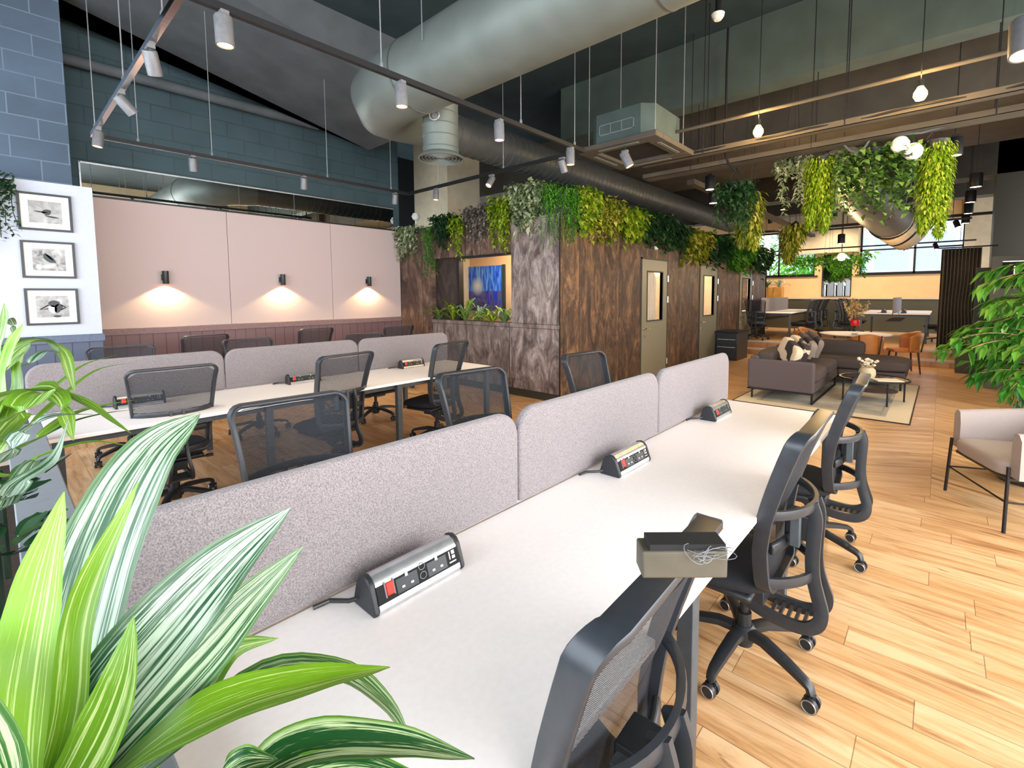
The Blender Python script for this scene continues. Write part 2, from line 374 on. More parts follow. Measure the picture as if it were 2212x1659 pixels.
        for i in range(nseg+1):
            t_ = i/nseg; p = cr(t_); tg = (cr(min(1, t_+.01))-cr(max(0, t_-.01))).normalized()
            hint = Vector(normal_hint); sd = tg.cross(hint).normalized(); nn = sd.cross(tg)
            if twist: q = Matrix.Rotation(twist*t_, 3, tg); sd = q @ sd; nn = q @ nn
            if t_ < peak: wf = basew+(1-basew)*math.sin(t_/peak*PI/2)
            else: wf = max(tipw, math.cos((t_-peak)/(1-peak)*PI/2)**.85)
            for k in range(nw):
                c = k/(nw-1)*2-1
                s.v.append(tuple(p+sd*(c*width*.5*wf)+nn*(abs(c)**1.3*fold*width*wf+.012*width*math.sin(t_*23+c*3)*abs(c))))
                s.tone.append(tone)
        for i in range(nseg):
            for k in range(nw-1):
                a = n0+i*nw+k; s.f.append((a, a+1, a+nw+1, a+nw))
                s.uv.append([(k/(nw-1), i/nseg), ((k+1)/(nw-1), i/nseg), ((k+1)/(nw-1), (i+1)/nseg), (k/(nw-1), (i+1)/nseg)])
    def build(s, name, mat, parent=None, smooth=True, bevel=0, loc=None, solid=0, sub=0, seg=2):
        me = bpy.data.meshes.new(name); me.from_pydata(s.v, [], s.f)
        if s.uv and len(s.uv) == len(s.f):
            ul = me.uv_layers.new(name='UVMap'); ul.data.foreach_set('uv', [c for f in s.uv for p in f for c in p])
        if s.tone and len(s.tone) == len(s.v):
            a = me.attributes.new('tone', 'FLOAT', 'POINT'); a.data.foreach_set('value', s.tone)
        mats = mat if isinstance(mat, list) else [mat]
        for m_ in mats: me.materials.append(M[m_] if isinstance(m_, str) else m_)
        if smooth:
            me.polygons.foreach_set('use_smooth', [True]*len(me.polygons))
            me.set_sharp_from_angle(angle=R(38))
        me.update()
        o = bpy.data.objects.new(name, me); COL.objects.link(o)
        if loc: o.location = loc
        if parent: o.parent = parent
        if solid: md = o.modifiers.new('solid', 'SOLIDIFY'); md.thickness = solid; md.offset = 0
        if bevel: md = o.modifiers.new('bevel', 'BEVEL'); md.width = bevel; md.segments = seg; md.limit_method = 'ANGLE'; md.angle_limit = R(40)
        if sub: md = o.modifiers.new('sub', 'SUBSURF'); md.levels = sub; md.render_levels = sub
        return o
def tag(o, label=None, cat=None, group=None, kind=None):
    if label: o['label'] = label
    if cat: o['category'] = cat
    if group: o['group'] = group
    if kind: o['kind'] = kind
    return o
def struct(name, mb, mat, **kw): return tag(mb.build(name, mat, **kw), kind='structure')
def thing(name, label, cat, loc=(0, 0, 0), rz=0, group=None, rot=None):
    o = bpy.data.objects.new(name, None); COL.objects.link(o); o.location = loc
    o.rotation_euler = rot or (0, 0, rz); o.empty_display_size = .1
    return tag(o, label, cat, group)
def copy_tree(o, parent=None):
    c = o.copy(); COL.objects.link(c)
    if parent: c.parent = parent
    for ch in list(o.children): copy_tree(ch, c)
    return c
rnd = random.Random(7)

# ------------------------------------------------------------------ the room
CZ = 4.95
struct('floor', MB().box(-2.5, 4.6, -3.5, 8.0, -.06, 0), 'floor')
struct('floor', MB().box(4.6, 12.92, -3.5, 8.0, -.06, 0), 'floor_chev')
struct('floor_raised', MB().box(13.22, 19.5, -3.5, 8.0, -.06, .32), 'floor')
struct('step_lower', MB().box(12.92, 13.22, -.25, 4.03, -.06, .15), 'floor')
struct('trim_1', MB().box(12.90, 12.945, -.25, 4.0, .12, .155), 'white_paint')
struct('trim_2', MB().box(13.20, 13.245, -.25, 4.0, .29, .325), 'white_paint')
struct('ceiling', MB().box(-2.5, 20, -3.5, 10.5, CZ, CZ+.15), 'ceiling_dark')
# sloping grey soffit over the left bay
sl = MB(); sl.prism([(-.8, 5.24), (4.5, 4.08), (4.5, 4.95), (-.8, 4.95)], lambda a, b: Vector((a, 5.6, b)), lambda a, b: Vector((a, 7.62, b)))
struct('ceiling_soffit', sl, 'ceiling_grey', smooth=False)
# left wall: dark block work, mirror band, felt panelling, wainscot
struct('wall_left', MB().box(-2.5, 5.3, 7.94, 8.1, 0, CZ), 'block_dark')
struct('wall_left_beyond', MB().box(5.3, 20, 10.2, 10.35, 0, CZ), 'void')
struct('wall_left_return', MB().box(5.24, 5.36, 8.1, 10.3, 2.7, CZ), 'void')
for i, (a, b) in enumerate(((.80, 2.34), (2.346, 3.90), (3.906, 5.27))):
    struct('wall_felt_panel', MB().box(a, b, 7.90, 7.94, 1.14, 2.78), 'wall_felt', bevel=.002)
struct('wall_wainscot', MB().box(.80, 5.27, 7.90, 7.94, 0, 1.06), 'wainscot_mauve')
struct('trim_3', MB().box(.80, 5.27, 7.87, 7.94, 1.06, 1.145), 'mauve_rail', bevel=.006)
struct('trim_4', MB().box(.80, 5.27, 7.885, 7.94, 2.78, 2.80), 'dark_metal')
mr = MB().box(.81, 5.16, 7.925, 7.94, 2.80, 3.19)
o = mr.build('mirror', 'mirror', smooth=False); tag(o, 'long low mirror strip above the pink felt wall panels reflecting the duct', 'mirror')
fr = MB().box(.80, 5.17, 7.92, 7.945, 3.185, 3.20).box(.795, .81, 7.92, 7.945, 2.8, 3.2).build('frame', 'silver', o)
# projecting picture wall at far left
struct('wall_picture', MB().box(-2.5, .82, 7.2, 7.94, 1.13, 2.77), 'white_paint')
struct('wall_picture_wainscot', MB().box(-2.5, .82, 7.2, 7.94, 0, 1.05), 'wainscot_blue')
struct('trim_5', MB().box(-2.5, .84, 7.17, 7.24, 1.05, 1.135), 'blue_grey_rail', bevel=.006)
struct('column_block', MB().box(-2.5, .67, 7.3, 7.94, 2.77, CZ), 'block_blue')
# enclosing walls behind the camera and to the right
struct('wall_rear', MB().box(-2.6, -2.5, -3.5, 8, 0, .7).box(-2.6, -2.5, -3.5, 8, 3.5, CZ), 'beige')
struct('wall_right', MB().box(-2.5, 20, -3.6, -3.5, 0, .8).box(-2.5, 20, -3.6, -3.5, 3.4, CZ), 'beige')
for i in range(6): struct('trim_%d' % (6+i), MB().box(-2.56, -2.5, -3.5+2.3*i-.04, -3.5+2.3*i+.04, .7, 3.5), 'dark_metal')
for i in range(9): struct('trim_%d' % (12+i), MB().box(-2.5+2.8*i-.04, -2.5+2.8*i+.04, -3.56, -3.5, .8, 3.4), 'dark_metal')
# back wall with two high windows
XB = 19.5
bw = MB()
bw.box(XB, XB+.3, -3.5, 10.3, 0, 2.19).box(XB, XB+.3, -3.5, 10.3, 3.82, CZ)
bw.box(XB, XB+.3, -3.5, -.45, 2.19, 3.82).box(XB, XB+.3, 2.16, 3.46, 2.19, 3.82).box(XB, XB+.3, 5.6, 10.3, 2.19, 3.82)
struct('wall_back', bw, 'peach')
struct('wall_back_pier', MB().box(XB-.35, XB+.05, 2.18, 4.45, 2.95, CZ), 'beige')
struct('wall_back_pier', MB().box(XB-.35, XB+.05, -1.3, -.42, 2.2, CZ), 'beige')
struct('wall_dado', MB().box(XB-.6, XB, -3.5, 5.6, .3, 1.36), 'olive')
struct('trim_21', MB().box(XB-.62, XB, -3.5, 5.6, 1.36, 1.40), 'planter_cream')
for k, (y0, y1) in enumerate(((-.45, 2.16), (3.46, 5.6))):
    wf = tag(bpy.data.objects.new('window_%d' % (k+1), None), kind='structure'); COL.objects.link(wf)
    m = MB(); ym = .72 if k == 0 else 4.65
    for a, b in ((y0, y0+.06), (y1-.06, y1), (ym-.03, ym+.03)): m.box(XB+.1, XB+.16, a, b, 2.19, 3.82)
    for a, b in ((2.19, 2.25), (3.76, 3.82), (2.97, 3.02)): m.box(XB+.1, XB+.16, y0, y1, a, b)
    m.build('window_frame', 'dark_metal', wf); MB().box(XB+.12, XB+.13, y0, y1, 2.2, 3.8).build('pane', 'glass', wf, smooth=False)
    MB().box(XB-.05, XB+.1, y0-.1, y1+.1, 2.15, 2.19).build('window_sill', 'dark_metal', wf)
# outside: white building with window strips, and trees
fb = thing('office_building', 'pale glazed building seen outside through the back windows', 'building', (30, 0, 0))
m = MB().box(0, 3, -9, 6.5, -2, 14); m.build('wall', 'white_paint', fb)
for r_ in range(4):
    for c_ in range(9):
        g = MB().box(-.05, 0, -8.6+c_*1.65, -7.2+c_*1.65, .4+r_*2.3, 2.1+r_*2.3).build('window', plain('outside_glass', (150, 170, 190), .2) if 'og' not in M else M['og'], fb)
        M['og'] = g.data.materials[0]
def crown(mb, c, rad, n, ln, rn, wd=.5):
    for _ in range(n):
        d = Vector((rn.gauss(0, 1), rn.gauss(0, 1), rn.gauss(0, 1))).normalized()
        p = Vector(c)+Vector((d.x*rad[0], d.y*rad[1], d.z*rad[2]))*rn.uniform(.6, 1)
        mb.leaf(p, d+Vector((rn.uniform(-.6, .6), rn.uniform(-.6, .6), rn.uniform(-.9, .2))), (0, 0, 1), ln*rn.uniform(.7, 1.2), ln*wd, .2, rn.random())
for k, (y, z) in enumerate(((5.2, 3.6), (8.4, 4.2))):
    tr = thing('street_tree', ('green tree outside the left back window, nearer the mullion', 'green tree outside at the far left of the back windows')[k], 'tree', (26, y, -1), group='trees outside the windows')
    mb = MB(); crown(mb, (0, 0, z+.8), (1.4, 1.5, 1.9), 1500, .28, rnd); mb.build('crown', 'leaf_lime', tr, smooth=False)
    MB().cyl((0, 0, 0), (0, 0, z), .14, .09).build('trunk', 'bark', tr)

# beams of the ceiling
struct('trim_30', MB().box(6.45, 6.75, -3.5, 4.9, 4.12, 4.64).box(6.45, 7.6, -3.5, 4.9, 4.64, CZ), 'beam')
struct('trim_31', MB().box(8.4, 11.2, -3.5, 10, 4.05, CZ), 'beam_brown')
struct('trim_32', MB().box(14.2, 14.8, -3.5, 10, 4.05, CZ), 'beam_brown')
struct('trim_33', MB().box(16.6, 17.1, -3.5, 10, 4.0, CZ), 'beam_brown')
# beige column rising behind the pod
struct('column_beige', MB().box(6.35, 7.25, 7.75, 8.9, 0, CZ), 'beige')
# right hand side: dark timber wall, dark column, step side
struct('wall_timber', MB().box(8.2, 12.6, -1.75, -1.6, 0, CZ), 'rustic_dark')
struct('column_dark', MB().box(14.2, 14.8, -1.35, -.75, 0, CZ), 'olive_dark')
struct('wall_plinth', MB().box(12.3, 13.3, -.62, -.25, 0, .55), 'olive')

# ------------------------------------------------------------------ the pod of meeting rooms
XP, YP = 5.28, 4.03
PT = 2.68
pf = 'rustic_front'
struct('wall_pod_left', MB().box(XP, XP+.1, 6.93, 7.9, 0, PT), 'rustic_brown')
struct('wall_pod_right', MB().box(XP, XP+.1, YP, 4.96, 1.125, PT), pf)
struct('wall_pod_header', MB().box(XP, XP+.1, 4.96, 6.93, 2.2, PT), 'rustic_brown')
for a, b in ((YP, 4.957), (4.963, 5.95), (5.956, 6.92)):
    struct('wall_pod_base', MB().box(XP, XP+.1, a, b, .12, 1.055), pf, bevel=.002)
struct('wall_pod_ledge', MB().box(XP-.012, XP+.1, YP, 6.93, 1.06, 1.12), pf, bevel=.003)
struct('baseboard_pod', MB().box(XP+.02, XP+.1, YP, 7.9, 0, .12), 'olive_dark')
struct('wall_pod_reveal', MB().box(XP+.09, XP+.12, 6.26, 6.93, 1.12, 2.2), 'rustic_dark')
struct('wall_partition', MB().box(17.6, 17.7, 2.05, 3.4, .32, 1.37), 'olive')
struct('trim_40', MB().box(XP-.01, XP+.12, 4.96, 6.26, 2.17, 2.2).box(XP+.02, XP+.12, 6.2, 6.26, 1.12, 2.2), 'dark_metal')
struct('trim_41', MB().box(XP-.006, XP+.106, YP-.008, YP+.008, 0, PT), 'rustic_side')
struct('trim_42', MB().box(XP-.010, XP+.004, YP-.012, YP+.004, 0, PT), 'dark_metal')
o = MB().lathe([(0, -.08), (.05, -.06), (.08, 0), (.05, .06), (0, .08)]).cyl((0, 0, -.2), (0, 0, -.05), .012).build('globe_sensor', 'white_plastic', loc=tuple(at(898, 468, 0, XP+.14))); tag(o, 'small white globe standing in the greenery at the foot of the beige column', 'sensor')
# side wall with three door openings
DX = [(7.65, 8.74), (10.35, 11.46), (13.07, 14.2)]
prev = XP+.1; m = MB()
for a, b in DX:
    m.box(prev, a, YP, YP+.1, 0, PT); m.box(a, b, YP, YP+.1, 2.2, PT); prev = b
m.box(prev, 15.6, YP, YP+.1, 0, PT); struct('wall_pod_side', m, 'rustic_side')
struct('wall_pod_end', MB().box(15.5, 15.6, YP, 7.9, 0, PT), 'rustic_side')
struct('wall_pod_inside', MB().box(XP+.1, 15.5, 7.1, 7.2, 0, PT).box(7.25, 7.35, YP+.1, 7.1, 0, PT).box(9.6, 9.7, YP+.1, 7.1, 0, PT).box(12.3, 12.4, YP+.1, 7.1, 0, PT), 'beige')
struct('wall_pod_room', MB().box(6.35, 6.45, YP+.1, 7.9, 0, PT).box(XP+.1, 6.35, 7.84, 7.9, 0, PT), 'peach')
struct('ceiling_pod', MB().box(XP+.1, 15.5, YP+.1, 7.9, PT-.06, PT), 'white_paint')
for k, (x, y, p) in enumerate(((5.85, 5.4, 26), (8.5, 5.2, 60), (11.0, 5.2, 80), (13.6, 5.2, 80))):
    point('pod_room_light', (x, y, 2.35), p, WARM2, .15)
# doors
for k, (a, b) in enumerate(DX):
    d = tag(bpy.data.objects.new('door_%d' % (k+1), None), kind='structure'); COL.objects.link(d); d.location = (a, YP, 0)
    wd = b-a; v0, v1 = .24, wd-.24; ymn, ymx = -.005, .045
    m = MB().box(.03, v0, ymn, ymx, .01, 2.18).box(v1, wd-.03, ymn, ymx, .01, 2.18).box(v0, v1, ymn, ymx, .01, 1.07).box(v0, v1, ymn, ymx, 1.96, 2.18)
    m.build('door_leaf', 'door_grey', d)
    MB().box(0, .03, -.012, .09, 0, 2.21).box(wd-.03, wd, -.012, .09, 0, 2.21).box(0, wd, -.012, .09, 2.18, 2.21).build('door_frame', 'olive_dark', d)
    MB().box(v0, v1, .015, .022, 1.07, 1.96).build('vision_panel', 'glass', d, smooth=False)
    MB().box(v0-.02, v0, -.015, .05, 1.05, 1.98).box(v1, v1+.02, -.015, .05, 1.05, 1.98).box(v0, v1, -.015, .05, 1.05, 1.07).box(v0, v1, -.015, .05, 1.96, 1.98).build('panel_bead', 'olive_dark', d)
    m = MB().cyl((.10, -.005, .93), (.10, -.02, .93), .028).tube([(.10, -.01, .93), (.10, -.055, .93), (.12, -.062, .93), (.23, -.062, .93)], .010)
    m.build('door_handle', 'chrome', d)
    MB().cyl((.10, -.005, .80), (.10, -.02, .80), .028).box(.094, .106, -.045, -.02, .77, .81).build('thumb_turn', 'chrome', d)
    for z in (.25, 1.45, 1.85):
        MB().cyl((wd-.03, -.022, z-.06), (wd-.03, -.022, z+.06), .014).build('hinge', 'chrome', d)
    if k == 0:
        m = MB()
        for i in range(7): m.box(v0+.03+i*.085, v0+.075+i*.085, .12, .14, .8, 2.15)
        m.build('slat_screen', 'planter_cream', d)
# sounder above the first door
o = MB().lathe([(0, 0), (.05, 0), (.05, .03), (.035, .05), (0, .055)], mt=Matrix.Rotation(R(90), 4, 'X')).build('sounder', 'white_plastic', loc=(8.2, YP, 2.42))
tag(o, 'round white sounder on the timber wall above the first door', 'sounder')
# artwork seen through the pod window
aw = thing('painting', 'blue canvas with pale glow and brown strokes seen through the pod window', 'picture', (6.346, 0, 0))
p0, p1 = at(1013, 577, 0, 6.32), at(1085, 672, 0, 6.32)
yc, hw_ = (p0.y+p1.y)/2, (p0.y-p1.y)/2; zc, hh = (p0.z+p1.z)/2, (p0.z-p1.z)/2
t = NT('blue_painting'); tc = t.n('ShaderNodeTexCoord'); sp = t.n('ShaderNodeSeparateXYZ'); t.l(tc.outputs['Object'], sp.inputs[0])
v = t.coord('Object', (1, 7, 1.2), (R(35), 0, 0)); nz = t.n('ShaderNodeTexNoise', i_Scale=3.0, i_Detail=5.0, i_Distortion=.5); t.l(v, nz.inputs[0])
c = t.ramp(nz.outputs[0], [(.35, lin((16, 40, 190))), (.5, lin((50, 120, 226))), (.66, lin((120, 180, 236)))])
v2 = t.coord('Object', (1, 9, 2), (R(-35), 0, 0)); nz2 = t.n('ShaderNodeTexNoise', i_Scale=2.0, i_Detail=4.0); t.l(v2, nz2.inputs[0])
lo = t.math('LESS_THAN', sp.outputs['Z'], zc-.05)
br = t.ramp(nz2.outputs[0], [(.44, lin((24, 20, 190))), (.50, lin((110, 84, 84))), (.7, lin((70, 60, 110)))])
c = t.mix(t.math('MULTIPLY', lo, .8), c, br)
vd = t.n('ShaderNodeVectorMath', operation='DISTANCE'); t.l(tc.outputs['Object'], vd.inputs[0]); vd.inputs[1].default_value = (0, yc+hw_*.45, zc+hh*.1)
c = t.mix(t.ramp(vd.outputs['Value'], [(.05, (1, 1, 1, 1)), (.2, (0, 0, 0, 1))]), c, lin((220, 226, 220)))
t.l(c, t.b.inputs['Base Color']); M['painting'] = t.m
MB().box(-.035, 0, p1.y, p0.y, p1.z, p0.z).build('canvas', 'painting', aw, smooth=False)
MB().box(-.03, 0, p1.y-.07, p1.y, p1.z-.01, p0.z+.01).build('canvas_edge', 'olive_dark', aw)
# plant trough on the ledge
tr = thing('plant_trough', 'shallow trough on the pod ledge below the inner window', 'planter', (XP+.16, 5.9, 1.06))
MB().box(-.12, .12, -.93, .98, 0, .055).build('trough', 'olive_dark', tr)

def rosette(name, label, loc, n, ln, wd, mat, rn, group=None, cat='plant', spread=(25, 80)):
    t_ = thing(name, label, cat, loc, group=group); m_ = MB()
    for i in range(n):
        a = 2*PI*i/n*2.4+rn.uniform(-.3, .3); el = R(rn.uniform(*spread)); L_ = ln*rn.uniform(.7, 1.15)
        d = Vector((math.cos(a)*math.cos(el), math.sin(a)*math.cos(el), math.sin(el)))
        h = Vector((math.cos(a), math.sin(a), 0))
        m_.blade([(0, 0, 0), d*L_*.5+h*.0, d*L_*.85+h*L_*.15+Vector((0, 0, -.05*L_)), d*L_*.95+h*L_*.4+Vector((0, 0, -.3*L_))], wd, (0, 0, 1) if el < 1.2 else h, rn.random(), nseg=6, basew=.5, peak=.4)
    m_.build('foliage', mat, t_); return t_
for i, (u, mt, ln, lb) in enumerate(((950, 'leaf_striped', .26, 'striped spiky plant at the left end of the pod ledge'),
        (985, 'leaf_yellow', .36, 'tall yellow-green rosette plant second from left on the pod ledge'),
        (1010, 'leaf_striped', .38, 'large striped rosette plant left of the blue painting on the ledge'),
        (1040, 'leaf_striped', .28, 'striped plant just below the blue painting on the ledge'),
        (1068, 'leaf_yellow', .24, 'low yellow-green plant at the right of the painting on the ledge'),
        (1095, 'leaf_striped', .28, 'striped plant at the right end of the pod ledge'))):
    p = at(u, 690, 0, XP+.15)
    rosette('ledge_plant', lb, (XP+.10, min(max(p.y, 5.05), 6.85), 1.10), 20, ln*1.25, .05, mt, rnd, 'plants on the pod ledge')

# ------------------------------------------------------------------ hanging greenery
def garland(name, label, c, size, n, ln, mat, rn, wd=.5, group=None, drop=0, strands=10, parent_group=None, cat='hanging plant', bulge=.22):
    """a hanging clump: a leafy mound with trailing strands; c=top centre, size=(wx,wy,h)"""
    t_ = thing(name, label, cat, c, group=group); m_ = MB(); st = MB()
    wx, wy, h = size
    n = int(n*1.7)
    for _ in range(n):
        u, v_ = rn.uniform(-1, 1), rn.uniform(-1, 1); z = -abs(rn.gauss(0, .42))*h+rn.uniform(0, .10)
        k = max(.35, 1+z/h*.35)
        p = Vector((u*wx*k, v_*wy*k, z))
        d = Vector((rn.gauss(0, .6)-.6, rn.gauss(0, .6)-.5, rn.uniform(-1, .35)))
        m_.leaf(p, d, (rn.gauss(0, .5), rn.gauss(0, .5), 1), ln*rn.uniform(.7, 1.25), ln*wd*rn.uniform(.8, 1.2), .25, min(1, max(0, rn.gauss(.5, .3))))
    for s_ in range(strands):
        x, y = rn.uniform(-wx, wx), rn.uniform(-wy, wy); L_ = (h+drop)*rn.uniform(.6, 1); p = Vector((x, y, 0)); pts = [p.copy()]
        k = 0
        while -p.z < L_:
            p = p+Vector((rn.gauss(0, .012), rn.gauss(0, .012), -.035)); pts.append(p.copy())
            for q in range(2):
                a = rn.uniform(0, 2*PI)
                m_.leaf(p, (math.cos(a), math.sin(a), rn.uniform(-.8, .2)), (0, 0, 1), ln*rn.uniform(.6, 1.1), ln*wd, .3, min(1, max(0, rn.gauss(.6, .25))))
        st.tube(pts[::3]+[pts[-1]], .0035, 5, cap=False)
    m_.build('leaves', mat, t_, smooth=False); st.build('stems', 'leaf_dark', t_); return t_
# trough that carries the greenery along the top of the pod
ct = thing('roof_trough', 'dark planting trough running round the top edge of the timber pod', 'planter', (0, 0, 0))
MB().box(XP+.0, XP+.22, 4.0, 8.0, PT, PT+.1).build('front_trough', 'olive_dark', ct)
MB().box(XP+.22, 15.6, YP, YP+.22, PT, PT+.1).build('side_trough', 'olive_dark', ct)
yF = lambda u: at(u, 480, 0, XP).y
xS = lambda u: at(u, 500, 1, YP).x
G = 'greenery trailing from the pod roof'
F = [ # u, mat, top lift, half width, h, n, leaf, strands, drop, label, wd
 (838, 'leaf_pale', .02, .30, .18, 260, .085, 4, .0, 'pale sprig reaching left over the felt wall at the pod corner', .45),
 (880, 'leaf_pale', .10, .34, .50, 700, .085, 10, .15, 'pale variegated ivy at the left corner of the pod roof', .45),
 (930, 'leaf_lime', .05, .16, .60, 300, .05, 26, .25, 'bright green trailing moss plant left of the beige column', .35),
 (962, 'leaf_dark', .18, .24, .40, 560, .09, 8, .15, 'dark green bushy trailer in front of the beige column', .5),
 (992, 'leaf_yellow', .12, .16, .45, 320, .08, 6, .2, 'small yellow-green trailer above the pod window frame', .45),
 (1036, 'leaf_purple', .22, .32, .45, 700, .085, 8, .12, 'grey-purple trailing plant over the pod window', .5),
 (1085, 'leaf_yellow', .30, .24, .60, 620, .085, 14, .2, 'yellow-green trailer at the right of the pod window', .5),
 (1138, 'leaf_pale', .42, .28, .60, 900, .10, 12, .15, 'big pale sage-green trailer, tallest on the pod front', .6),
 (1192, 'leaf_lime', .36, .14, .68, 420, .05, 26, .15, 'bright green trailing fern beside the metal corner strip', .35)]
for (u, mt, lift, hw2, h, n, lf, st_, dr, lb, wd_) in F:
    y = yF(u); garland('trailing_plant', lb, (XP+.02, y, PT+lift), (.16, hw2*1.0, h), n, lf, mt, rnd, wd_, G, dr, st_)
F2 = [
 (1225, 'leaf_lime', .32, .20, .66, 420, .05, 24, .12, 'bright green fern curtain just right of the pod corner', .35),
 (1262, 'leaf_yellow', .34, .30, .45, 850, .10, 10, .25, 'large yellow variegated ivy on the pod side near the corner', .6),
 (1308, 'leaf_gold', .28, .42, .45, 850, .11, 9, .30, 'golden variegated ivy with long loops left of the first door', .6),
 (1360, 'leaf_yellow', .22, .55, .45, 800, .12, 9, .05, 'yellow-green ivy above the left of the first door', .55),
 (1410, 'leaf_dark', .26, .75, .48, 800, .13, 8, .05, 'dark green fern mass above the first door', .5),
 (1455, 'leaf_dark', .18, .8, .42, 700, .13, 8, .05, 'dark glossy trailer right of the first door', .5),
 (1500, 'leaf_gold', .15, .9, .50, 900, .15, 10, .2, 'gold and green ivy wreath above the second door', .6),
 (1550, 'leaf_dark', .15, 1.2, .50, 900, .17, 8, .1, 'dark leafy trailer between the second and third doors', .5),
 (1595, 'leaf_green', .12, 1.4, .55, 900, .18, 10, .1, 'mid green trailer above the third door', .5),
 (1640, 'leaf_dark', .12, 1.3, .55, 800, .19, 8, .1, 'dark trailer at the far end of the pod roof', .5)]
for (u, mt, lift, hw2, h, n, lf, st_, dr, lb, wd_) in F2:
    x = xS(u); garland('trailing_plant', lb, (x, YP+.0, PT+lift), (hw2*.8, .16, h), n, lf, mt, rnd, wd_, G, dr, st_)

# ------------------------------------------------------------------ ducts
dk = thing('ventilation_duct', 'large pale grey round duct crossing overhead then turning along the room', 'duct', (2.9, 4.6, 3.7))
def loc(p, o=(2.9, 4.6, 3.7)): return Vector(p)-Vector(o)
m = MB(); m.tube([loc((2.9, -3.45, 3.7)), loc((2.9, 1, 3.7)), loc((2.9, 3.95, 3.7))], .345, 48); m.build('main_run', 'duct', dk)
el = [(2.9, 3.95), (2.905, 4.35), (2.96, 4.66), (3.12, 4.88), (3.38, 4.97), (3.75, 4.98)]
m = MB(); m.tube([loc((x, y, 3.7)) for x, y in el], [.345, .345, .345, .335, .30, .265], 40); m.build('elbow', 'duct', dk)
m = MB(); m.tube([loc((3.7, 4.98, 3.7)), loc((9, 4.98, 3.7)), loc((15.2, 4.98, 3.7))], .25, 36); m.build('long_run', 'duct_dark', dk)
for y, r_ in ((3.95, .352), (1.4, .349), (.7, .349), (-1.2, .349)):
    MB().tube([loc((2.9, y-.008, 3.7)), loc((2.9, y+.008, 3.7))], r_, 48).build('seam_ring', 'duct_dark', dk)
x = 3.95
m = MB()
while x < 15:   # spiral seam of the long run
    x += .14
pts = [loc((3.8+i*.14/20, 4.98+.253*math.cos(2*PI*i/20), 3.7+.253*math.sin(2*PI*i/20))) for i in range(int(20*11.2/.14))]
m.tube(pts, .0045, 4); m.build('spiral_seam', 'ceiling_grey', dk)
m = MB(); m.lathe([(.19, -.62), (.19, -.02), (.225, .1), (.30, .18)], (.42, -.45, 0), 36)
for z in (-.1, -.22, -.34, -.46, -.58): m.lathe([(.19, z), (.196, z+.006), (.19, z+.012)], (.42, -.45, 0), 36)
m.build('branch', 'duct', dk)
df = MB().lathe([(.18, -.60), (.185, -.62), (.245, -.66), (.25, -.675), (.235, -.68), (.225, -.665)], (.42, -.45, 0), 36, cap=False).lathe([(0, -.635), (.2, -.635)], (.42, -.45, 0), 36)
for r_ in (.21, .17, .13, .09, .05): df.lathe([(r_, -.675), (r_+.012, -.65), (r_-.018, -.645), (r_-.004, -.675)], (.42, -.45, 0), 32, cap=False)
df.lathe([(0, -.672), (.02, -.672), (.02, -.64)], (.42, -.45, 0), 16)
df.build('diffuser', 'duct', dk)
dmp = MB(); q = Vector((.42, -.45, -.3)); dd = Vector((-.8, -.6, 0)).normalized()
dmp.cyl(q+dd*.18, q+dd*.235, .03); rg = [q+dd*.25+Vector((dd.y*-.05*math.cos(a), dd.x*.05*math.cos(a), .05*math.sin(a))) for a in [i*PI/8 for i in range(16)]]
dmp.tube(rg, .008, 8, closed=True); dmp.build('damper_handle', 'silver', dk)
for yy in (1.6, 3.4, -.6):
    for sx in (-.36, .36): MB().cyl(loc((2.9+sx, yy, 3.7)), loc((2.9+sx, yy, CZ)), .005, n=6).build('hanger_rod', 'silver', dk)
# thin service pipe along the block wall
m = MB().cyl((0, 0, 0), (3.0, 0, 0), .065, n=20); o = m.build('pipe', 'ceiling_grey', loc=(.67, 7.72, 4.30))
tag(o, 'thin grey service pipe running along the dark block wall at upper left', 'pipe')
# right hand duct with a flared end
d2_ = thing('ventilation_duct', 'dark round duct with a flanged open end in front of the back windows', 'duct', (14.2, 1.0, 3.28))
m = MB().tube([(-4.8, .35, .25), (-2, .15, .1), (-.1, 0, 0)], .43, 32); m.build('duct_run', 'duct_dark', d2_)
MB().tube([(-.1, 0, 0), (.0, -.02, -.02)], .47, 32).build('flange', 'dark_metal', d2_)
MB().tube([(-.02, -.0, -.0), (.16, -.13, -.11), (.42, -.38, -.30)], [.45, .455, .45], 32, cap=False).build('flared_end', 'beige', d2_, solid=.01)
MB().tube([(.25, -.21, -.18), (.28, -.24, -.20)], .462, 32).build('seam_ring', 'dark_metal', d2_)
for yy in (-.44, .44): MB().cyl((-1.5, yy, 0), (-1.5, yy, .75), .008, n=6).build('hanger_rod', 'dark_metal', d2_)

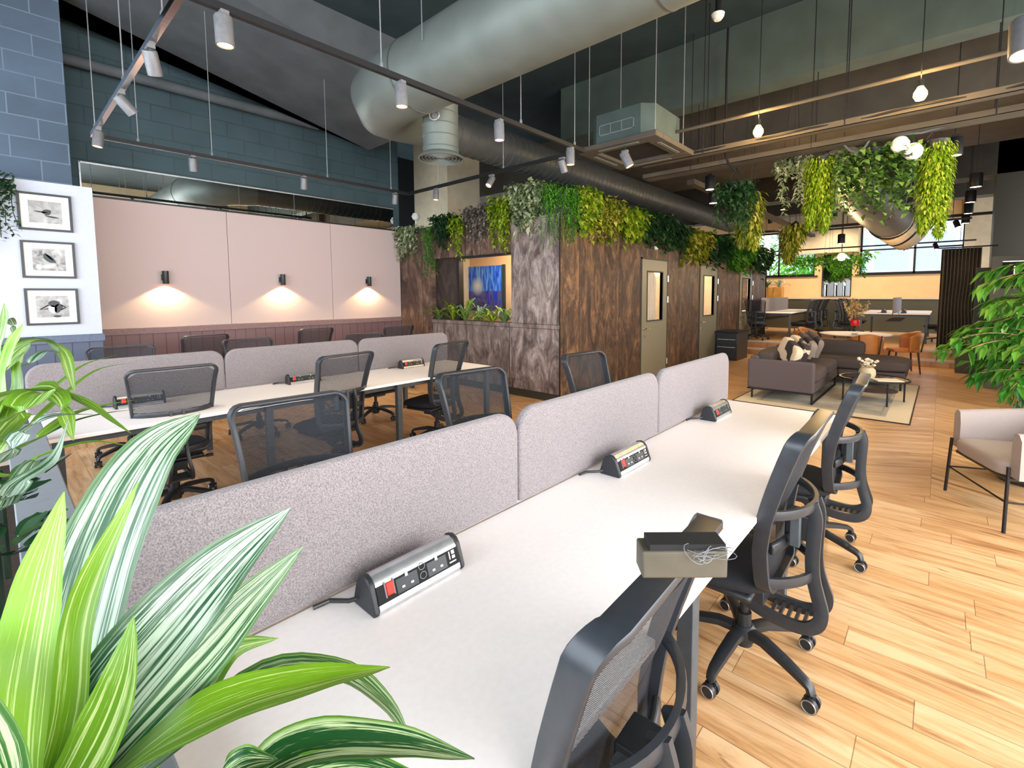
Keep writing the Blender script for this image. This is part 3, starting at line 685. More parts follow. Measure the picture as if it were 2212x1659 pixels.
# cassette air conditioner
ac = thing('air_conditioner', 'dark ceiling cassette unit with pale outlined panel hanging in mid-room', 'air conditioner', (5.15, 2.8, 3.2))
m = MB(); c_ = .12
m.prism([(-.42+c_, -.40), (.42-c_, -.40), (.42, -.40+c_), (.42, .40-c_), (.42-c_, .40), (-.42+c_, .40), (-.42, .40-c_), (-.42, -.40+c_)], lambda a, b: Vector((a, b, .06)), lambda a, b: Vector((a, b, .40)))
m.build('casing', 'beam', ac, smooth=False)
m = MB()
for a, b in ((-.5, -.32), (.32, .5)): m.box(a, b, -.5, .5, 0, .06)
for a, b in ((-.5, -.32), (.32, .5)): m.box(-.32, .32, a, b, 0, .06)
m.build('fascia', 'beam_brown', ac, bevel=.01); MB().box(-.32, .32, -.32, .32, .035, .05).build('intake_grille', 'black_matte', ac)
for s_ in (-1, 1):
    MB().box(-.25, .25, s_*.41-.02, s_*.41+.02, -.006, .002).build('louvre', 'duct', ac); MB().box(s_*.41-.02, s_*.41+.02, -.25, .25, -.006, .002).build('louvre', 'duct', ac)
m = MB()
for y0, y1, z0, z1 in ((-.2, .24, .16, .168), (-.2, .24, .268, .276), (-.2, -.192, .16, .276), (.232, .24, .16, .276), (.09, .095, .16, .276), (-.05, -.045, .16, .276)): m.box(-.427, -.42, y0, y1, z0, z1)
m.build('access_panel', 'silver', ac)
for sx in (-.36, .36):
    for sy in (-.42, .42): MB().cyl((sx, sy, .1), (sx, sy, CZ-3.2), .006, n=6).build('hanger_rod', 'silver', ac)

# cable trays with pipes, along the room
def tray(label, x, z, y0, y1, hang, mat='beam_brown', w_=.12):
    t_ = thing('cable_tray', label, 'cable tray', (x, 0, z)); m_ = MB()
    m_.box(-w_/2, -w_/2+.008, y0, y1, 0, .06).box(w_/2-.008, w_/2, y0, y1, 0, .06).box(-w_/2, w_/2, y0, y1, 0, .005); m_.build('tray', mat, t_)
    for k in range(3):
        pts = [(-.06+.06*k+.02*math.sin(j*1.7+k), y0+(y1-y0)*j/24, .03+.012*abs(math.sin(j*2.1+k*2))) for j in range(25)]
        MB().tube(pts, .011+.004*k, 7).build('cable', ('dark_metal', 'ceiling_grey', 'beige')[k], t_)
    for y in hang:
        for s_ in (-1, 1): MB().cyl((s_*w_/2, y, 0), (s_*w_/2, y, CZ-z), .005, n=6).build('hanger_rod', 'dark_metal', t_)
    return t_
tray('nearer brown cable tray crossing the room beside the cassette unit', 5.72, 3.20, -3.4, 3.0, (2.2, .8, -.6))
tray('second brown cable tray just beyond the first carrying loose cables', 6.40, 3.20, -3.4, 3.3, (2.6, 1.2, -.3), w_=.24)
tray('far thin dark tray hanging in front of the back windows', 15.3, 3.35, -1.2, 5.4, (4, 2, 0), 'dark_metal')
o = MB().tube([(0, -3.4, 0), (0, 3.3, 0)], .018, 12).build('pipe', 'beam_brown', loc=(5.35, 0, 3.42)); tag(o, 'slim brown pipe running above the nearer cable tray', 'pipe')
# loose cable looping below the second tray
o = MB().tube([at(u, v, 0, 6.4) for u, v in ((1700, 330), (1790, 318), (1820, 310), (1835, 325), (1850, 330), (1868, 318), (1885, 293), (1930, 290), (1990, 287), (2080, 262), (2120, 258), (2200, 240))], .012, 8).build('cable', 'ceiling_grey'); tag(o, 'loose grey cable looping under the second cable tray above the plants', 'cable')
o = MB().tube([at(u, v, 0, 6.1) for u, v in ((1573, 60), (1570, 140), (1568, 250), (1564, 290), (1566, 330), (1572, 350), (1590, 372))], .014, 8).build('cable', 'dark_metal'); tag(o, 'dark cable dropping from the ceiling detector to the trays', 'cable')
# smoke detector and cameras
p = at(1551, 30, 2, CZ-.3)
sd = thing('smoke_detector', 'small white domed detector on a dark stem under the ceiling', 'detector', (p.x, p.y, CZ-.3))
MB().lathe([(0, -.07), (.04, -.065), (.065, -.03), (.07, 0), (0, 0)]).build('dome', 'white_plastic', sd); MB().cyl((0, 0, 0), (0, 0, .3), .03).build('stem', 'dark_metal', sd)
p = at(1957, 318, 0, 6.45)
for k, (dy, dz, lb) in enumerate(((.05, .03, 'left white ball speaker of the pair under the far tray'), (-.06, -.06, 'right white ball speaker of the pair under the far tray'))):
    sp_ = thing('ball_speaker', lb, 'speaker', (p.x, p.y+dy, p.z+dz), group='white ball speakers')
    MB().lathe([(0, -.085), (.05, -.07), (.08, -.03), (.085, .02), (.06, .07), (0, .085)], mt=Matrix.Rotation(.4, 4, 'Y')).build('body', 'white_plastic', sp_)
    MB().cyl((0, 0, .05), (0, 0, 3.2-p.z-dz+.02 if 3.2-p.z-dz > .06 else .1), .008).build('stem', 'dark_metal', sp_)

# ------------------------------------------------------------------ rectangular lighting track with spot lamps
TZ = 3.09; X0, X1, Y0, Y1 = .74, 4.34, 3.0, 6.24
tk = thing('lighting_track', 'dark rectangular lighting track frame hung on wires over the desks', 'lighting track', (X0, Y0, TZ))
def rail(a, b, w_=.035, h=.04):
    a, b = Vector(a), Vector(b); hx = w_/2
    return MB().box(min(a.x, b.x)-hx, max(a.x, b.x)+hx, min(a.y, b.y)-hx, max(a.y, b.y)+hx, 0, h)
LX, LY = X1-X0, Y1-Y0
rail((0, 0, 0), (LX, 0, 0)).build('rail', 'dark_metal', tk); rail((0, LY, 0), (LX, LY, 0)).build('rail', 'dark_metal', tk)
rail((0, .03, 0), (0, LY-.03, 0)).build('rail', 'chrome', tk); rail((LX, .03, 0), (LX, LY-.03, 0)).build('rail', 'dark_metal', tk)
for x, y in ((0, LY-.2), (.35, LY), (1.0, LY), (2.33, LY), (3.3, LY), (1.15, 0), (2.6, 0), (3.45, 0), (LX, 1.2), (0, 1.6), (0, .4), (LX, 2.5)):
    MB().cyl((x, y, .03), (x, y, CZ-TZ), .0045, n=6).lathe([(.012, .03), (.012, .07), (.004, .09)], (x, y, 0), 8).build('suspension_wire', 'silver', tk)
def spotlamp(name, label, base, tilt, az, ln=.14, r_=.040, mat='lamp_grey', lens='lens_warm', power=25, light=True, group='track spot lamps', drop=.06, col=WARM):
    """cylinder spot hung at base; tilt from straight down towards azimuth az"""
    t_ = thing(name, label, 'spot lamp', base, group=group)
    d = Vector((math.sin(tilt)*math.cos(az), math.sin(tilt)*math.sin(az), -math.cos(tilt)))
    q = Vector((0, 0, -drop)); t0 = q-d*ln*.25; t1 = q+d*ln*.75
    MB().box(-.02, .02, -.035, .035, -.02, .0).tube([(0, 0, -.02), (0, 0, -drop+.01)], .008, 8).build('adapter', mat, t_)
    a = d.orthogonal().normalized(); rot = d.to_track_quat('Z', 'Y').to_matrix().to_4x4()
    MB().lathe([(0, 0), (r_*.9, 0), (r_, .01), (r_, ln), (r_*.86, ln), (r_*.84, ln-.012)], t0, 24, rot, cap=False).build('body', mat, t_)
    MB().lathe([(0, ln-.004), (r_*.86, ln-.004)], t0, 24, rot).build('lens', lens, t_)
    if light: P = Vector(base)+t1+d*.02; spot('spot_light', P, P+d, power, col, R(75), .7, .03)
    return t_
for u, v, ax, vl, tilt, az, lb in (
    (325, 112, 0, X0, .55, R(60), 'upper spot lamp on the chrome left rail of the track'),
    (262, 212, 0, X0, .75, R(10), 'middle spot lamp on the chrome left rail, tilted right'),
    (213, 297, 0, X0, .12, R(180), 'lowest spot lamp at the left corner of the track')):
    p = at(u, v, ax, vl); spotlamp('spot_lamp', lb, (X0, p.y, TZ), tilt, az)
for u, v, lb in ((482, 35, 'nearest large spot lamp on the front rail at top left'), (866, 182, 'spot lamp on the front rail before the grey duct elbow'),
                 (1078, 262, 'spot lamp on the front rail right of the duct diffuser'), (1232, 325, 'spot lamp near the right end of the front rail')):
    p = at(u, v, 1, Y0); spotlamp('spot_lamp', lb, (p.x, Y0, TZ), .03, 0, .155, .045)
for u, v, lb in ((416, 340, 'leftmost spot lamp on the rear rail near the block wall'), (656, 385, 'middle spot lamp on the rear rail near the block wall'),
                 (853, 420, 'spot lamp at the right end of the rear rail')):
    p = at(u, v, 1, Y1); spotlamp('spot_lamp', lb, (p.x, Y1, TZ), .3, R(70), lens='lamp_grey', power=18)
for u, v, tilt, az, lb in ((942, 415, .1, R(200), 'warm glowing spot lamp on the right rail before the beige column'),
                     (1062, 385, .6, R(180), 'tilted spot lamp on the right rail above the pod greenery'),
                     (1214, 350, .5, R(0), 'dim spot lamp near the right corner of the track frame')):
    p = at(u, v, 0, X1); spotlamp('spot_lamp', lb, (X1, p.y, TZ), tilt, az)
# black downlights and spots over the lounge
for u, v, z, lb in ((1535, 376, 3.35, 'black cylinder downlight, upper of two left of the hanging plants'),
                    (1541, 410, 3.35, 'black cylinder downlight, lower of two left of the hanging plants'),
                    (2064, 292, 3.35, 'black downlight right of the tallest yellow-green fern'),
                    (2110, 370, 3.35, 'bright glowing downlight nearest the right dark wall'),
                    (2098, 408, 3.35, 'second downlight in the receding row at right'),
                    (2093, 436, 3.35, 'third downlight in the receding row at right'),
                    (2087, 460, 3.35, 'farthest downlight in the receding row at right'),
                    (1719, 478, 3.4, 'small lit spot lamp over the far hanging plant')):
    p = at(u, v, 2, z); t_ = spotlamp('downlight', lb, (p.x, p.y, z), .02, 0, .2, .075, 'dark_metal', 'lens', 28, True, 'black downlights', .08)
    MB().cyl((0, 0, 0), (0, 0, CZ-z-.9 if p.x > 8.4 and p.x < 11.2 else CZ-z), .005, n=6).build('drop_rod', 'dark_metal', t_)
p = at(1350, 325, 2, 3.14); t_ = spotlamp('spot_lamp', 'lone tilted spot lamp below the cassette unit', (p.x, p.y, 3.14), .45, R(-60), .17, .05)
MB().cyl((0, 0, 0), (0, 0, .05), .006, n=6).build('drop_rod', 'dark_metal', t_)
p = at(2212, 50, 2, 3.3); spotlamp('spot_lamp', 'pale spot lamp cut by the right edge at top', (p.x, p.y, 3.32), .3, R(180), .26, .07)

# far dark tracks before the windows
for x, z, y0, y1, lb in ((14.6, 3.2, -.4, 2.6, 'upper thin dark track before the right back window'), (17.6, 2.95, -.6, 5.4, 'lower long dark track before the back windows')):
    t_ = thing('lighting_track', lb, 'lighting track', (x, 0, z)); rail((0, y0, 0), (0, y1, 0), .04, .04).build('rail', 'dark_metal', t_)
    for y in (y0+.3, (y0+y1)/2, y1-.3): MB().cyl((0, y, .03), (0, y, CZ-z-.9 if 16.6 < x < 17.1 else CZ-z), .006, n=6).build('suspension_wire', 'dark_metal', t_)
for u, v, x, lb in ((1887, 516, 14.6, 'leftmost black spot on the upper track before the right window'), (1942, 514, 14.6, 'black spot below the flared duct end before the window'),
                    (2024, 508, 14.6, 'black spot on the upper track near the right window edge'), (2064, 506, 14.6, 'last black spot at the right end of the upper track'),
                    (1954, 540, 17.6, 'small black spot on the lower far track at the window mullion'), (2020, 537, 17.6, 'small black spot on the lower far track right of the mullion')):
    p = at(u, v, 0, x); spotlamp('spot_lamp', lb, (x, p.y, 3.2 if x < 15 else 2.95), .5, R(220), .18, .055, 'dark_metal', 'lens', 1, False)
# diagonal tray from the pod towards the back
t_ = thing('cable_tray', 'long dark tray running away above the middle of the lounge', 'cable tray', (9.0, 3.1, 3.3)); MB().box(-1.5, 8, -.06, .06, 0, .08).build('tray', 'beam_brown', t_)
for x in (-1.2, 2.4, 5, 7.6):
    MB().cyl((x, 0, .05), (x, 0, .75 if 8.4 < 9+x < 11.2 or 14.2 < 9+x < 14.8 or 16.6 < 9+x < 17.1 else CZ-3.3), .005, n=6).build('hanger_rod', 'dark_metal', t_)

# bare filament bulbs on long flexes
for u, v, z, lb in ((1638, 283, 3.2, 'bare amber bulb, smaller glow left of the hanging plants'), (1988, 202, 3.2, 'big glaring amber bulb at upper right'),
                    (1819, 406, 3.2, 'amber bulb between the two middle hanging plants')):
    p = at(u, v, 2, z); t_ = thing('pendant_bulb', lb, 'bulb', (p.x, p.y, z), group='bare amber bulbs')
    MB().lathe([(0, -.06), (.03, -.052), (.047, -.02), (.045, .01), (.022, .05), (.018, .06), (0, .06)]).build('bulb', 'bulb', t_)
    MB().cyl((0, 0, .055), (0, 0, .11), .022).build('lamp_holder', 'dark_metal', t_)
    top = CZ if not 8.4 < p.x < 11.2 else 4.05
    MB().cyl((0, 0, .1), (0, 0, top-z), .004, n=6).build('flex', 'dark_metal', t_)
    point('bulb_light', (p.x, p.y, z-.1), 22, (1, .62, .22), .05)
    point('bulb_light_up', (p.x, p.y, z+.16), 9, (1, .62, .22), .05)
p = at(1818, 555, 0, 13.0); t_ = thing('pendant_lamp', 'amber globe lamp hanging on a copper rod over the dining table', 'pendant lamp', (p.x, p.y, p.z))
MB().lathe([(0, -.09), (.06, -.07), (.09, 0), (.06, .07), (0, .09)]).build('globe', 'bulb', t_)
MB().lathe([(.10, .05), (.16, -.02), (.17, -.06)], cap=False).build('lamp_shade', 'glass', t_)
MB().cyl((0, 0, .08), (0, 0, CZ-p.z), .008, n=8).build('rod', 'dark_wood', t_); point('globe_light', (p.x, p.y, p.z-.2), 60, (1, .7, .4), .1)
p = at(1818, 505, 0, 12.4); t_ = spotlamp('downlight', 'small white-lit downlight above the globe lamp', (p.x, p.y, p.z), .02, 0, .2, .07, 'dark_metal', 'lens', 25); MB().cyl((0, 0, 0), (0, 0, CZ-p.z), .005, n=6).build('drop_rod', 'dark_metal', t_)

# added ceiling spots that brighten the back wall and the raised level
for x, y, lb in ((18.0, .9, 'added ceiling spot brightening the wall below the right back window'), (18.0, 2.7, 'added ceiling spot brightening the arched mirror wall'), (18.0, 4.6, 'added ceiling spot brightening the wooden planter wall'), (15.4, 1.2, 'added ceiling downlight brightening the raised desk by the curtain'), (15.4, 3.6, 'added ceiling downlight brightening the other raised desk')):
    t_ = spotlamp('spot_lamp', lb, (x, y, 4.2), .0 if x < 16 else .35, 0, .2, .07, 'dark_metal', 'lens', 0, False)
    spot('spot_light', (x, y, 3.9), (x+(1.3 if x > 16 else 0), y, 1.4), 130, WARM2, R(120), .9, .08)
    MB().cyl((0, 0, 0), (0, 0, CZ-4.2), .006, n=6).build('drop_rod', 'dark_metal', t_)
# wall sconces on the felt wall
for u, lb in ((355, 'left black sconce on the pink felt wall'), (607, 'middle black sconce on the pink felt wall'), (793, 'right black sconce on the pink felt wall')):
    p = at(u, 600, 1, 7.9); t_ = thing('wall_sconce', lb, 'wall lamp', (p.x, 7.9, 1.81), group='black wall sconces')
    MB().box(-.035, .035, -.03, 0, -.04, .04).build('wall_plate', 'black_plastic', t_, bevel=.003)
    MB().lathe([(.032, -.075), (.034, -.085), (.036, -.08), (.036, .085), (0, .085)], (.0, -.075, 0), cap=False).tube([(0, -.02, 0), (0, -.05, 0)], .012).build('body', 'black_plastic', t_)
    MB().lathe([(0, -.083), (.033, -.083)], (0, -.075, 0)).build('lens', 'lens_warm', t_)
    spot('sconce_light', (p.x, 7.9-.075, 1.715), (p.x, 7.9-.03, .9), 20, (1, .74, .40), R(130), .3, .02)

# ------------------------------------------------------------------ hanging plants over the lounge
def fern(lb, u, v, x, wx, wy, h, n, ln, mat, tips=3):
    """dense tapering curtain of fronds"""
    p = at(u, v, 0, x); t_ = thing('hanging_plant', lb, 'hanging plant', tuple(p), group='hanging plants over the lounge'); m_ = MB(); st = MB()
    cs = [(rnd.uniform(-.5, .5)*wx, rnd.uniform(-.5, .5)*wy, h*rnd.uniform(.7, 1)) for _ in range(tips)]
    for k in range(n):
        cx, cy, ch = cs[k % tips]; q = rnd.random()**.85; z = -q*ch; w_ = (1-q)**.55
        a = rnd.uniform(0, 2*PI); rr = rnd.uniform(.3, 1)
        pp = Vector((cx*q+wx*w_*rr*math.cos(a), cy*q+wy*w_*rr*math.sin(a), z+.06))
        m_.leaf(pp, (math.cos(a)*.6, math.sin(a)*.6, rnd.uniform(-1.4, -.1)), (math.cos(a), math.sin(a), .5), ln*rnd.uniform(.7, 1.2), ln*.42, .3, min(1, max(0, rnd.gauss(.5, .3))))
    for cx, cy, ch in cs: st.tube([(0, 0, 0), (cx*.5, cy*.5, -ch*.5), (cx, cy, -ch)], .005, 5)
    m_.build('fronds', mat, t_, smooth=False); st.build('stems', 'leaf_dark', t_)
    MB().lathe([(0, -.04), (.09, -.04), (.12, .06), (.11, .06)]).build('pot', 'dark_metal', t_)
    top = {6.6: 3.21, 7.0: 4.64, 11.0: 4.05, 15.5: CZ}[x]-p.z
    for a in (0, 2.1, 4.2): MB().cyl((.11*math.cos(a), .11*math.sin(a), .05), (0, 0, max(top, .2)), .003, n=5).build('hanging_wire', 'dark_metal', t_)
def hplant(lb, u, v, x, size, n, ln, mat, wd=.5, strands=8, drop=0, pot=True):
    p = at(u, v, 0, x); t_ = garland('hanging_plant', lb, (p.x, p.y, p.z), size, n, ln, mat, rnd, wd, 'hanging plants over the lounge', drop, strands)
    MB().lathe([(0, -.04), (.09, -.04), (.12, .06), (.11, .06)]).build('pot', 'dark_metal', t_)
    top = {6.6: 3.21, 7.0: 4.64, 11.0: 4.05, 15.5: CZ}[x]-p.z
    for a in (0, 2.1, 4.2): MB().cyl((.11*math.cos(a), .11*math.sin(a), .05), (0, 0, max(top, .2)), .003, n=5).build('hanging_wire', 'dark_metal', t_)
hplant('dark green tangled plant hanging leftmost over the sofa', 1590, 405, 6.6, (.20, .22, .5), 520, .08, 'leaf_dark', .45, 8, .1)
fern('golden trailing plant, left over the far end of the pod', 1618, 425, 7.0, .16, .2, .85, 1500, .085, 'leaf_gold', 2)
fern('small gold-green hanging plant right of the pod end', 1718, 490, 11.0, .26, .3, .8, 1200, .11, 'leaf_gold', 2)
fern('bright yellow-green fern hanging in the middle', 1775, 352, 6.6, .15, .19, .95, 4200, .05, 'leaf_yellow', 3)
hplant('thin pale sprig hanging left of the yellow fern', 1712, 350, 7.0, (.25, .2, .25), 170, .08, 'leaf_pale', .5, 6, .4)
hplant('round-leaved green plant hanging beside the white ball speakers', 1890, 335, 6.6, (.22, .38, .62), 620, .07, 'leaf_pale_green', .8, 12, .1)
fern('tall yellow-green fern hanging at the right', 2020, 318, 6.6, .14, .17, .98, 4400, .05, 'leaf_yellow', 4)
hplant('dim green sprays hanging before the left back window', 1790, 555, 15.5, (.4, 1.0, .35), 420, .14, 'leaf_lime', .4, 12, .2)

# ------------------------------------------------------------------ task chair
def yback(z):   # side profile of the backrest
    P = [(.40, -.125), (.50, -.108), (.60, -.104), (.70, -.115), (.80, -.138), (.94, -.180), (1.07, -.228)]
    for (a, b), (c, d) in zip(P, P[1:]):
        if z <= c: return b+(d-b)*max(0, (z-a)/(c-a))
    return P[-1][1]
def hw(z): return .205+.050*min(1, max(0, (z-.45)/.6))
def fpath(inset=0, n=9, z0=.43, z1=1.06, r=.048):
    """closed loop of the backrest frame"""
    pts = []; a, b = z0+inset, z1-inset
    def crn(cx_, cz_, s0):
        for k in range(6):
            an = s0+PI/2*k/5; pts.append((cx_+r*math.cos(an), cz_+r*math.sin(an)))
    xr0, xr1 = hw(a)-inset, hw(b)-inset
    crn(xr1-r, b-r, 0); crn(-xr1+r, b-r, PI/2)
    for k in range(1, n): t_ = k/n; z = b-r-(b-a-2*r)*t_; pts.append((-(hw(z)-inset), z))
    crn(-xr0+r, a+r, PI); crn(xr0-r, a+r, 3*PI/2)
    for k in range(1, n): t_ = k/n; z = a+r+(b-a-2*r)*t_; pts.append((hw(z)-inset, z))
    return pts
def to3(x, z): return Vector((x, yback(z)-.045*(1-(x/hw(z))**2)*min(1, max(.25, (z-.55)/.3)), z))
def smooth(P, m=4):
    P = [Vector(p) for p in P]; Q = [P[0]*2-P[1]]+P+[P[-1]*2-P[-2]]; out = []
    for k in range(len(P)-1):
        a, b, c, d = Q[k:k+4]
        for i in range(m): u = i/m; out.append(.5*((2*b)+(c-a)*u+(2*a-5*b+4*c-d)*u*u+(3*b-a-3*c+d)*u**3))
    return out+[P[-1]]
def make_chair(name, label, loc, rz, group):
    t_ = thing(name, label, 'office chair', loc, rz, group)
    lp = [to3(x, z) for x, z in fpath()]
    m_ = MB(); m_.tube(lp, 1.0, 16, closed=True, flat=(.0095, .028, (0, 1, 0)))
    m_.build('backrest_frame', 'charcoal_frame', t_)
    m_ = MB(); nu, nv = 15, 22
    def fn(u, v_):
        z = .447+(1.043-.447)*v_; h_ = hw(z)-.006
        cut = 0
        for zz in (.447, 1.043):
            dz = abs(z-zz)
            if dz < .045: cut = max(cut, .045-math.sqrt(max(0, .045**2-(.045-dz)**2)))
        return to3((u*2-1)*(h_-cut), z)
    m_.grid(fn, nu, nv); bm_ = m_.build('backrest_mesh', 'chair_mesh', t_)
    # hooped yoke that carries the backrest
    prof = [(-.145, .76), (-.205, .765), (-.238, .72), (-.245, .64), (-.24, .56), (-.25, .48), (-.27, .41), (-.285, .35), (-.27, .30), (-.22, .272), (-.12, .272), (-.02, .29), (.04, .31)]
    m_ = MB()
    for s_ in (-1, 1):
        ws = [.035, .037, .040, .042, .045, .05, .06, .068, .07, .068, .06, .05]
        pr = [(-.236, .755), (-.252, .70), (-.250, .62), (-.248, .54), (-.254, .47), (-.270, .41), (-.287, .35), (-.275, .30), (-.225, .270), (-.13, .268), (-.04, .285), (.03, .31)]
        m_.tube(smooth([(s_*w_, y, z) for w_, (y, z) in zip(ws, pr)]), 1.0, 10, flat=(.024, .011, (1, 0, 0)))
    for z_, hx_, bk, th in ((.745, .228, -.245, .017), (.475, .205, -.250, .019)):
        y_ = yback(z_)-.01
        m_.tube([(x, y_+(bk-y_)*(1-(x/hx_)**2)**.8, z_) for x in [-hx_+2*hx_*k/16 for k in range(17)]], 1.0, 10, flat=(th, .010, (0, 1, 0)))
    for k in range(6): m_.box(-.06, .06, -.262+.028*k, -.250+.028*k, .262, .276)
    m_.build('yoke', 'charcoal_frame', t_)
    m_ = MB(); m_.tube([(x, -.135-.035*(1-(x/.19)**2), .60) for x in [-.19+.38*k/8 for k in range(9)]], 1.0, 10, flat=(.022, .012, (0, 1, 0)))
    m_.box(-.045, .045, -.235, -.15, .60, .70); m_.build('lumbar_support', 'black_plastic', t_, bevel=.006)
    MB().box(-.115, -.085, -.215, -.18, .60, .735).build('lumbar_lever', 'leg_grey', t_, bevel=.004)
    # seat: a padded cushion
    m_ = MB()
    def sf(u, v_):
        a = 2*PI*u; ca, sa = math.cos(a), math.sin(a); q = 1/((abs(ca)**4+abs(sa)**4)**.25)
        ph = v_*PI; rr = math.sin(ph)**.45; zz = math.cos(ph)
        y = .235*q*sa*rr
        return Vector((.235*q*ca*rr*(1-.08*(y < -.1)), .10+y, .415+.045*zz*(1 if zz > 0 else .9)-.10*max(0, (y-.14))*1.2))
    m_.grid(sf, 28, 14, True); m_.build('seat', 'black_fabric', t_)
    MB().box(-.18, .18, -.07, .27, .345, .378).build('seat_pan', 'black_plastic', t_, bevel=.015)
    m_ = MB().box(-.07, .07, -.09, .12, .29, .35); m_.tube([(.06, .05, .32), (.20, .06, .315), (.235, .06, .315)], .008, 8).box(.215, .26, .045, .075, .305, .325)
    m_.build('mechanism', 'black_plastic', t_, bevel=.006)
    MB().cyl((0, 0, .10), (0, 0, .20), .032, .030).cyl((0, 0, .20), (0, 0, .31), .018).cyl((0, 0, .06), (0, 0, .11), .038).build('gas_column', 'black_plastic', t_)
    m_ = MB(); m_.lathe([(0, .085), (.05, .085), (.052, .13), (.035, .145), (0, .145)])
    for k in range(5):
        a = 2*PI*k/5+PI/2+.2; c_, s_ = math.cos(a), math.sin(a)
        P_ = [(r_*c_, r_*s_, z) for r_, z in ((.03, .120), (.10, .128), (.20, .112), (.275, .095), (.295, .085), (.302, .066), (.302, .056))]
        m_.tube(P_, [1.15, 1.1, 1, .85, .75, .7, .6], 10, flat=(.022, .016, (0, 0, 1)))
    m_.build('base', 'black_plastic', t_)
    for k in range(5):
        a = 2*PI*k/5+PI/2+.2; cs = bpy.data.objects.new('caster', None); cs.empty_display_size = .02; COL.objects.link(cs); cs.parent = t_
        c_me = MB().cyl((0, 0, .03), (0, 0, .064), .010, n=8).box(-.009, .009, -.02, .014, .02, .05)
        bpy.data.objects.remove(cs); cs = c_me.build('caster', 'black_plastic', t_)
        cs.location = (.302*math.cos(a), .302*math.sin(a), 0); cs.rotation_euler = (0, 0, a*1.7+k)
        for s_ in (-1, 1):
            MB().cyl((s_*.010, 0, .0285), (s_*.026, 0, .0285), .0285, .027, n=20).build('wheel', 'black_plastic', cs)
            ring = [(s_*.0265, .0235*math.cos(q*PI/9), .0285+.0235*math.sin(q*PI/9)) for q in range(18)]
            MB().tube(ring, .0022, 5, closed=True).build('wheel_ring', 'silver', cs)
    return t_
chair0 = make_chair('office_chair', 'nearest black mesh office chair, its back filling the bottom centre', (.775, .585, 0), R(2), 'office chairs on the near side of the front desk')
def put(label, x, y, rz, group, z=0):
    c = copy_tree(chair0); c.location = (x, y, z); c.rotation_euler = (0, 0, rz); tag(c, label, 'office chair', group); return c
g1 = 'office chairs on the near side of the front desk'
put('middle black mesh office chair on the aisle side of the front desk', 2.05, .575, R(1), g1)
put('farthest black mesh office chair on the aisle side of the front desk', 3.24, .555, R(3), g1)
g2 = 'office chairs between the two desk rows'
put('black mesh chair behind the nearest grey screen, wide back towards us', .90, 2.08, R(176), g2)
put('black mesh chair behind the seam of the second grey screen', 2.0, 2.04, R(174), g2)
put('brown-black mesh chair in front of the pod corner behind the last screen', 3.22, 2.0, R(176), g2)
g3 = 'office chairs facing the rear desk'
put('black mesh chair at the near left end of the rear desk', .82, 4.2, R(-3), g3)
put('black mesh chair at the middle of the rear desk', 1.92, 3.95, R(8), g3)
put('black mesh chair at the far end of the rear desk', 3.08, 4.0, R(12), g3)
g4 = 'office chairs behind the rear desk screens'
put('chair top peeping over the left end of the rear screens', .82, 5.85, R(180), g4)
put('chair top just above the seam of the left two rear screens', 1.93, 5.75, R(182), g4)
put('chair top above the last rear screen below the right sconce', 3.16, 5.35, R(180), g4)
g5 = 'office chairs along the mauve panelling'
put('dark chair back against the mauve panelling below the left sconce', 1.75, 7.2, R(6), g5)
put('dark chair back against the mauve panelling right of the middle sconce', 3.22, 7.3, R(2), g5)
put('dark chair back in the corner by the timber pod', 4.40, 6.85, R(-4), g5)
# third desk along the panelling is hidden; its chairs stand on the floor

# ------------------------------------------------------------------ desks, screens, power boxes
def desk(label, x0, x1, y0, y1, z=.73, zf=0, n=3, group=None):
    t_ = thing('bench_desk', label, 'desk', ((x0+x1)/2, (y0+y1)/2, zf), group=group); cx, cy = (x0+x1)/2, (y0+y1)/2
    for s_ in (-1, 1):
        ya, yb = (y0, cy-.012) if s_ < 0 else (cy+.012, y1)
        MB().box(x0-cx, x1-cx, ya-cy, yb-cy, z-.025, z).build('tabletop', 'table_white', t_, bevel=.004)
    hx, hy = (x1-x0)/2-.09, (y1-y0)/2-.06
    xs = [-hx+2*hx*k/n for k in range(n+1)]
    for x in xs:
        for y in (-hy, hy): MB().box(x-.025, x+.025, y-.025, y+.025, 0, z-.03).build('leg', 'leg_grey', t_, bevel=.003)
        MB().box(x-.02, x+.02, -hy+.025, hy-.025, z-.085, z-.03).build('crossbar', 'leg_grey', t_)
    for y in (-hy+.04, hy-.04): MB().box(-hx, hx, y-.015, y+.015, z-.075, z-.03).build('rail', 'leg_grey', t_)
    MB().box(-hx+.1, hx-.1, -.15, .15, z-.22, z-.20).build('cable_tray', 'black_plastic', t_)
    return t_
YA, YB = 1.23, 4.70
desk('white bench desk in the foreground running away to the right', .10, 3.74, .475, 1.985)
desk('white bench desk in the middle distance before the pink wall', .12, 3.80, 3.83, 5.57)
def screen(label, x0, x1, y, z0, z1, group, th=.04, r=.10):
    w2 = (x1-x0)/2; pts = [(-w2, 0), (w2, 0)]; h_ = z1-z0
    for k in range(9): a = PI/2*k/8; pts.append((w2-r+r*math.cos(a), h_-r+r*math.sin(a)))
    for k in range(9): a = PI/2+PI/2*k/8; pts.append((-w2+r+r*math.cos(a), h_-r+r*math.sin(a)))
    o = MB().prism(pts, lambda a, b: Vector((a, -th/2, b)), lambda a, b: Vector((a, th/2, b))).build('desk_screen', 'felt', bevel=.014, seg=3)
    o.location = ((x0+x1)/2, y, z0)
    return tag(o, label, 'desk screen', group)
gs = 'grey felt screens on the front desk'; gr = 'grey felt screens on the rear desk'
screen('nearest grey felt desk screen behind the striped leaves', .12, 1.325, YA, .735, 1.105, gs)
screen('middle grey felt screen of the front desk', 1.33, 2.535, YA, .735, 1.105, gs)
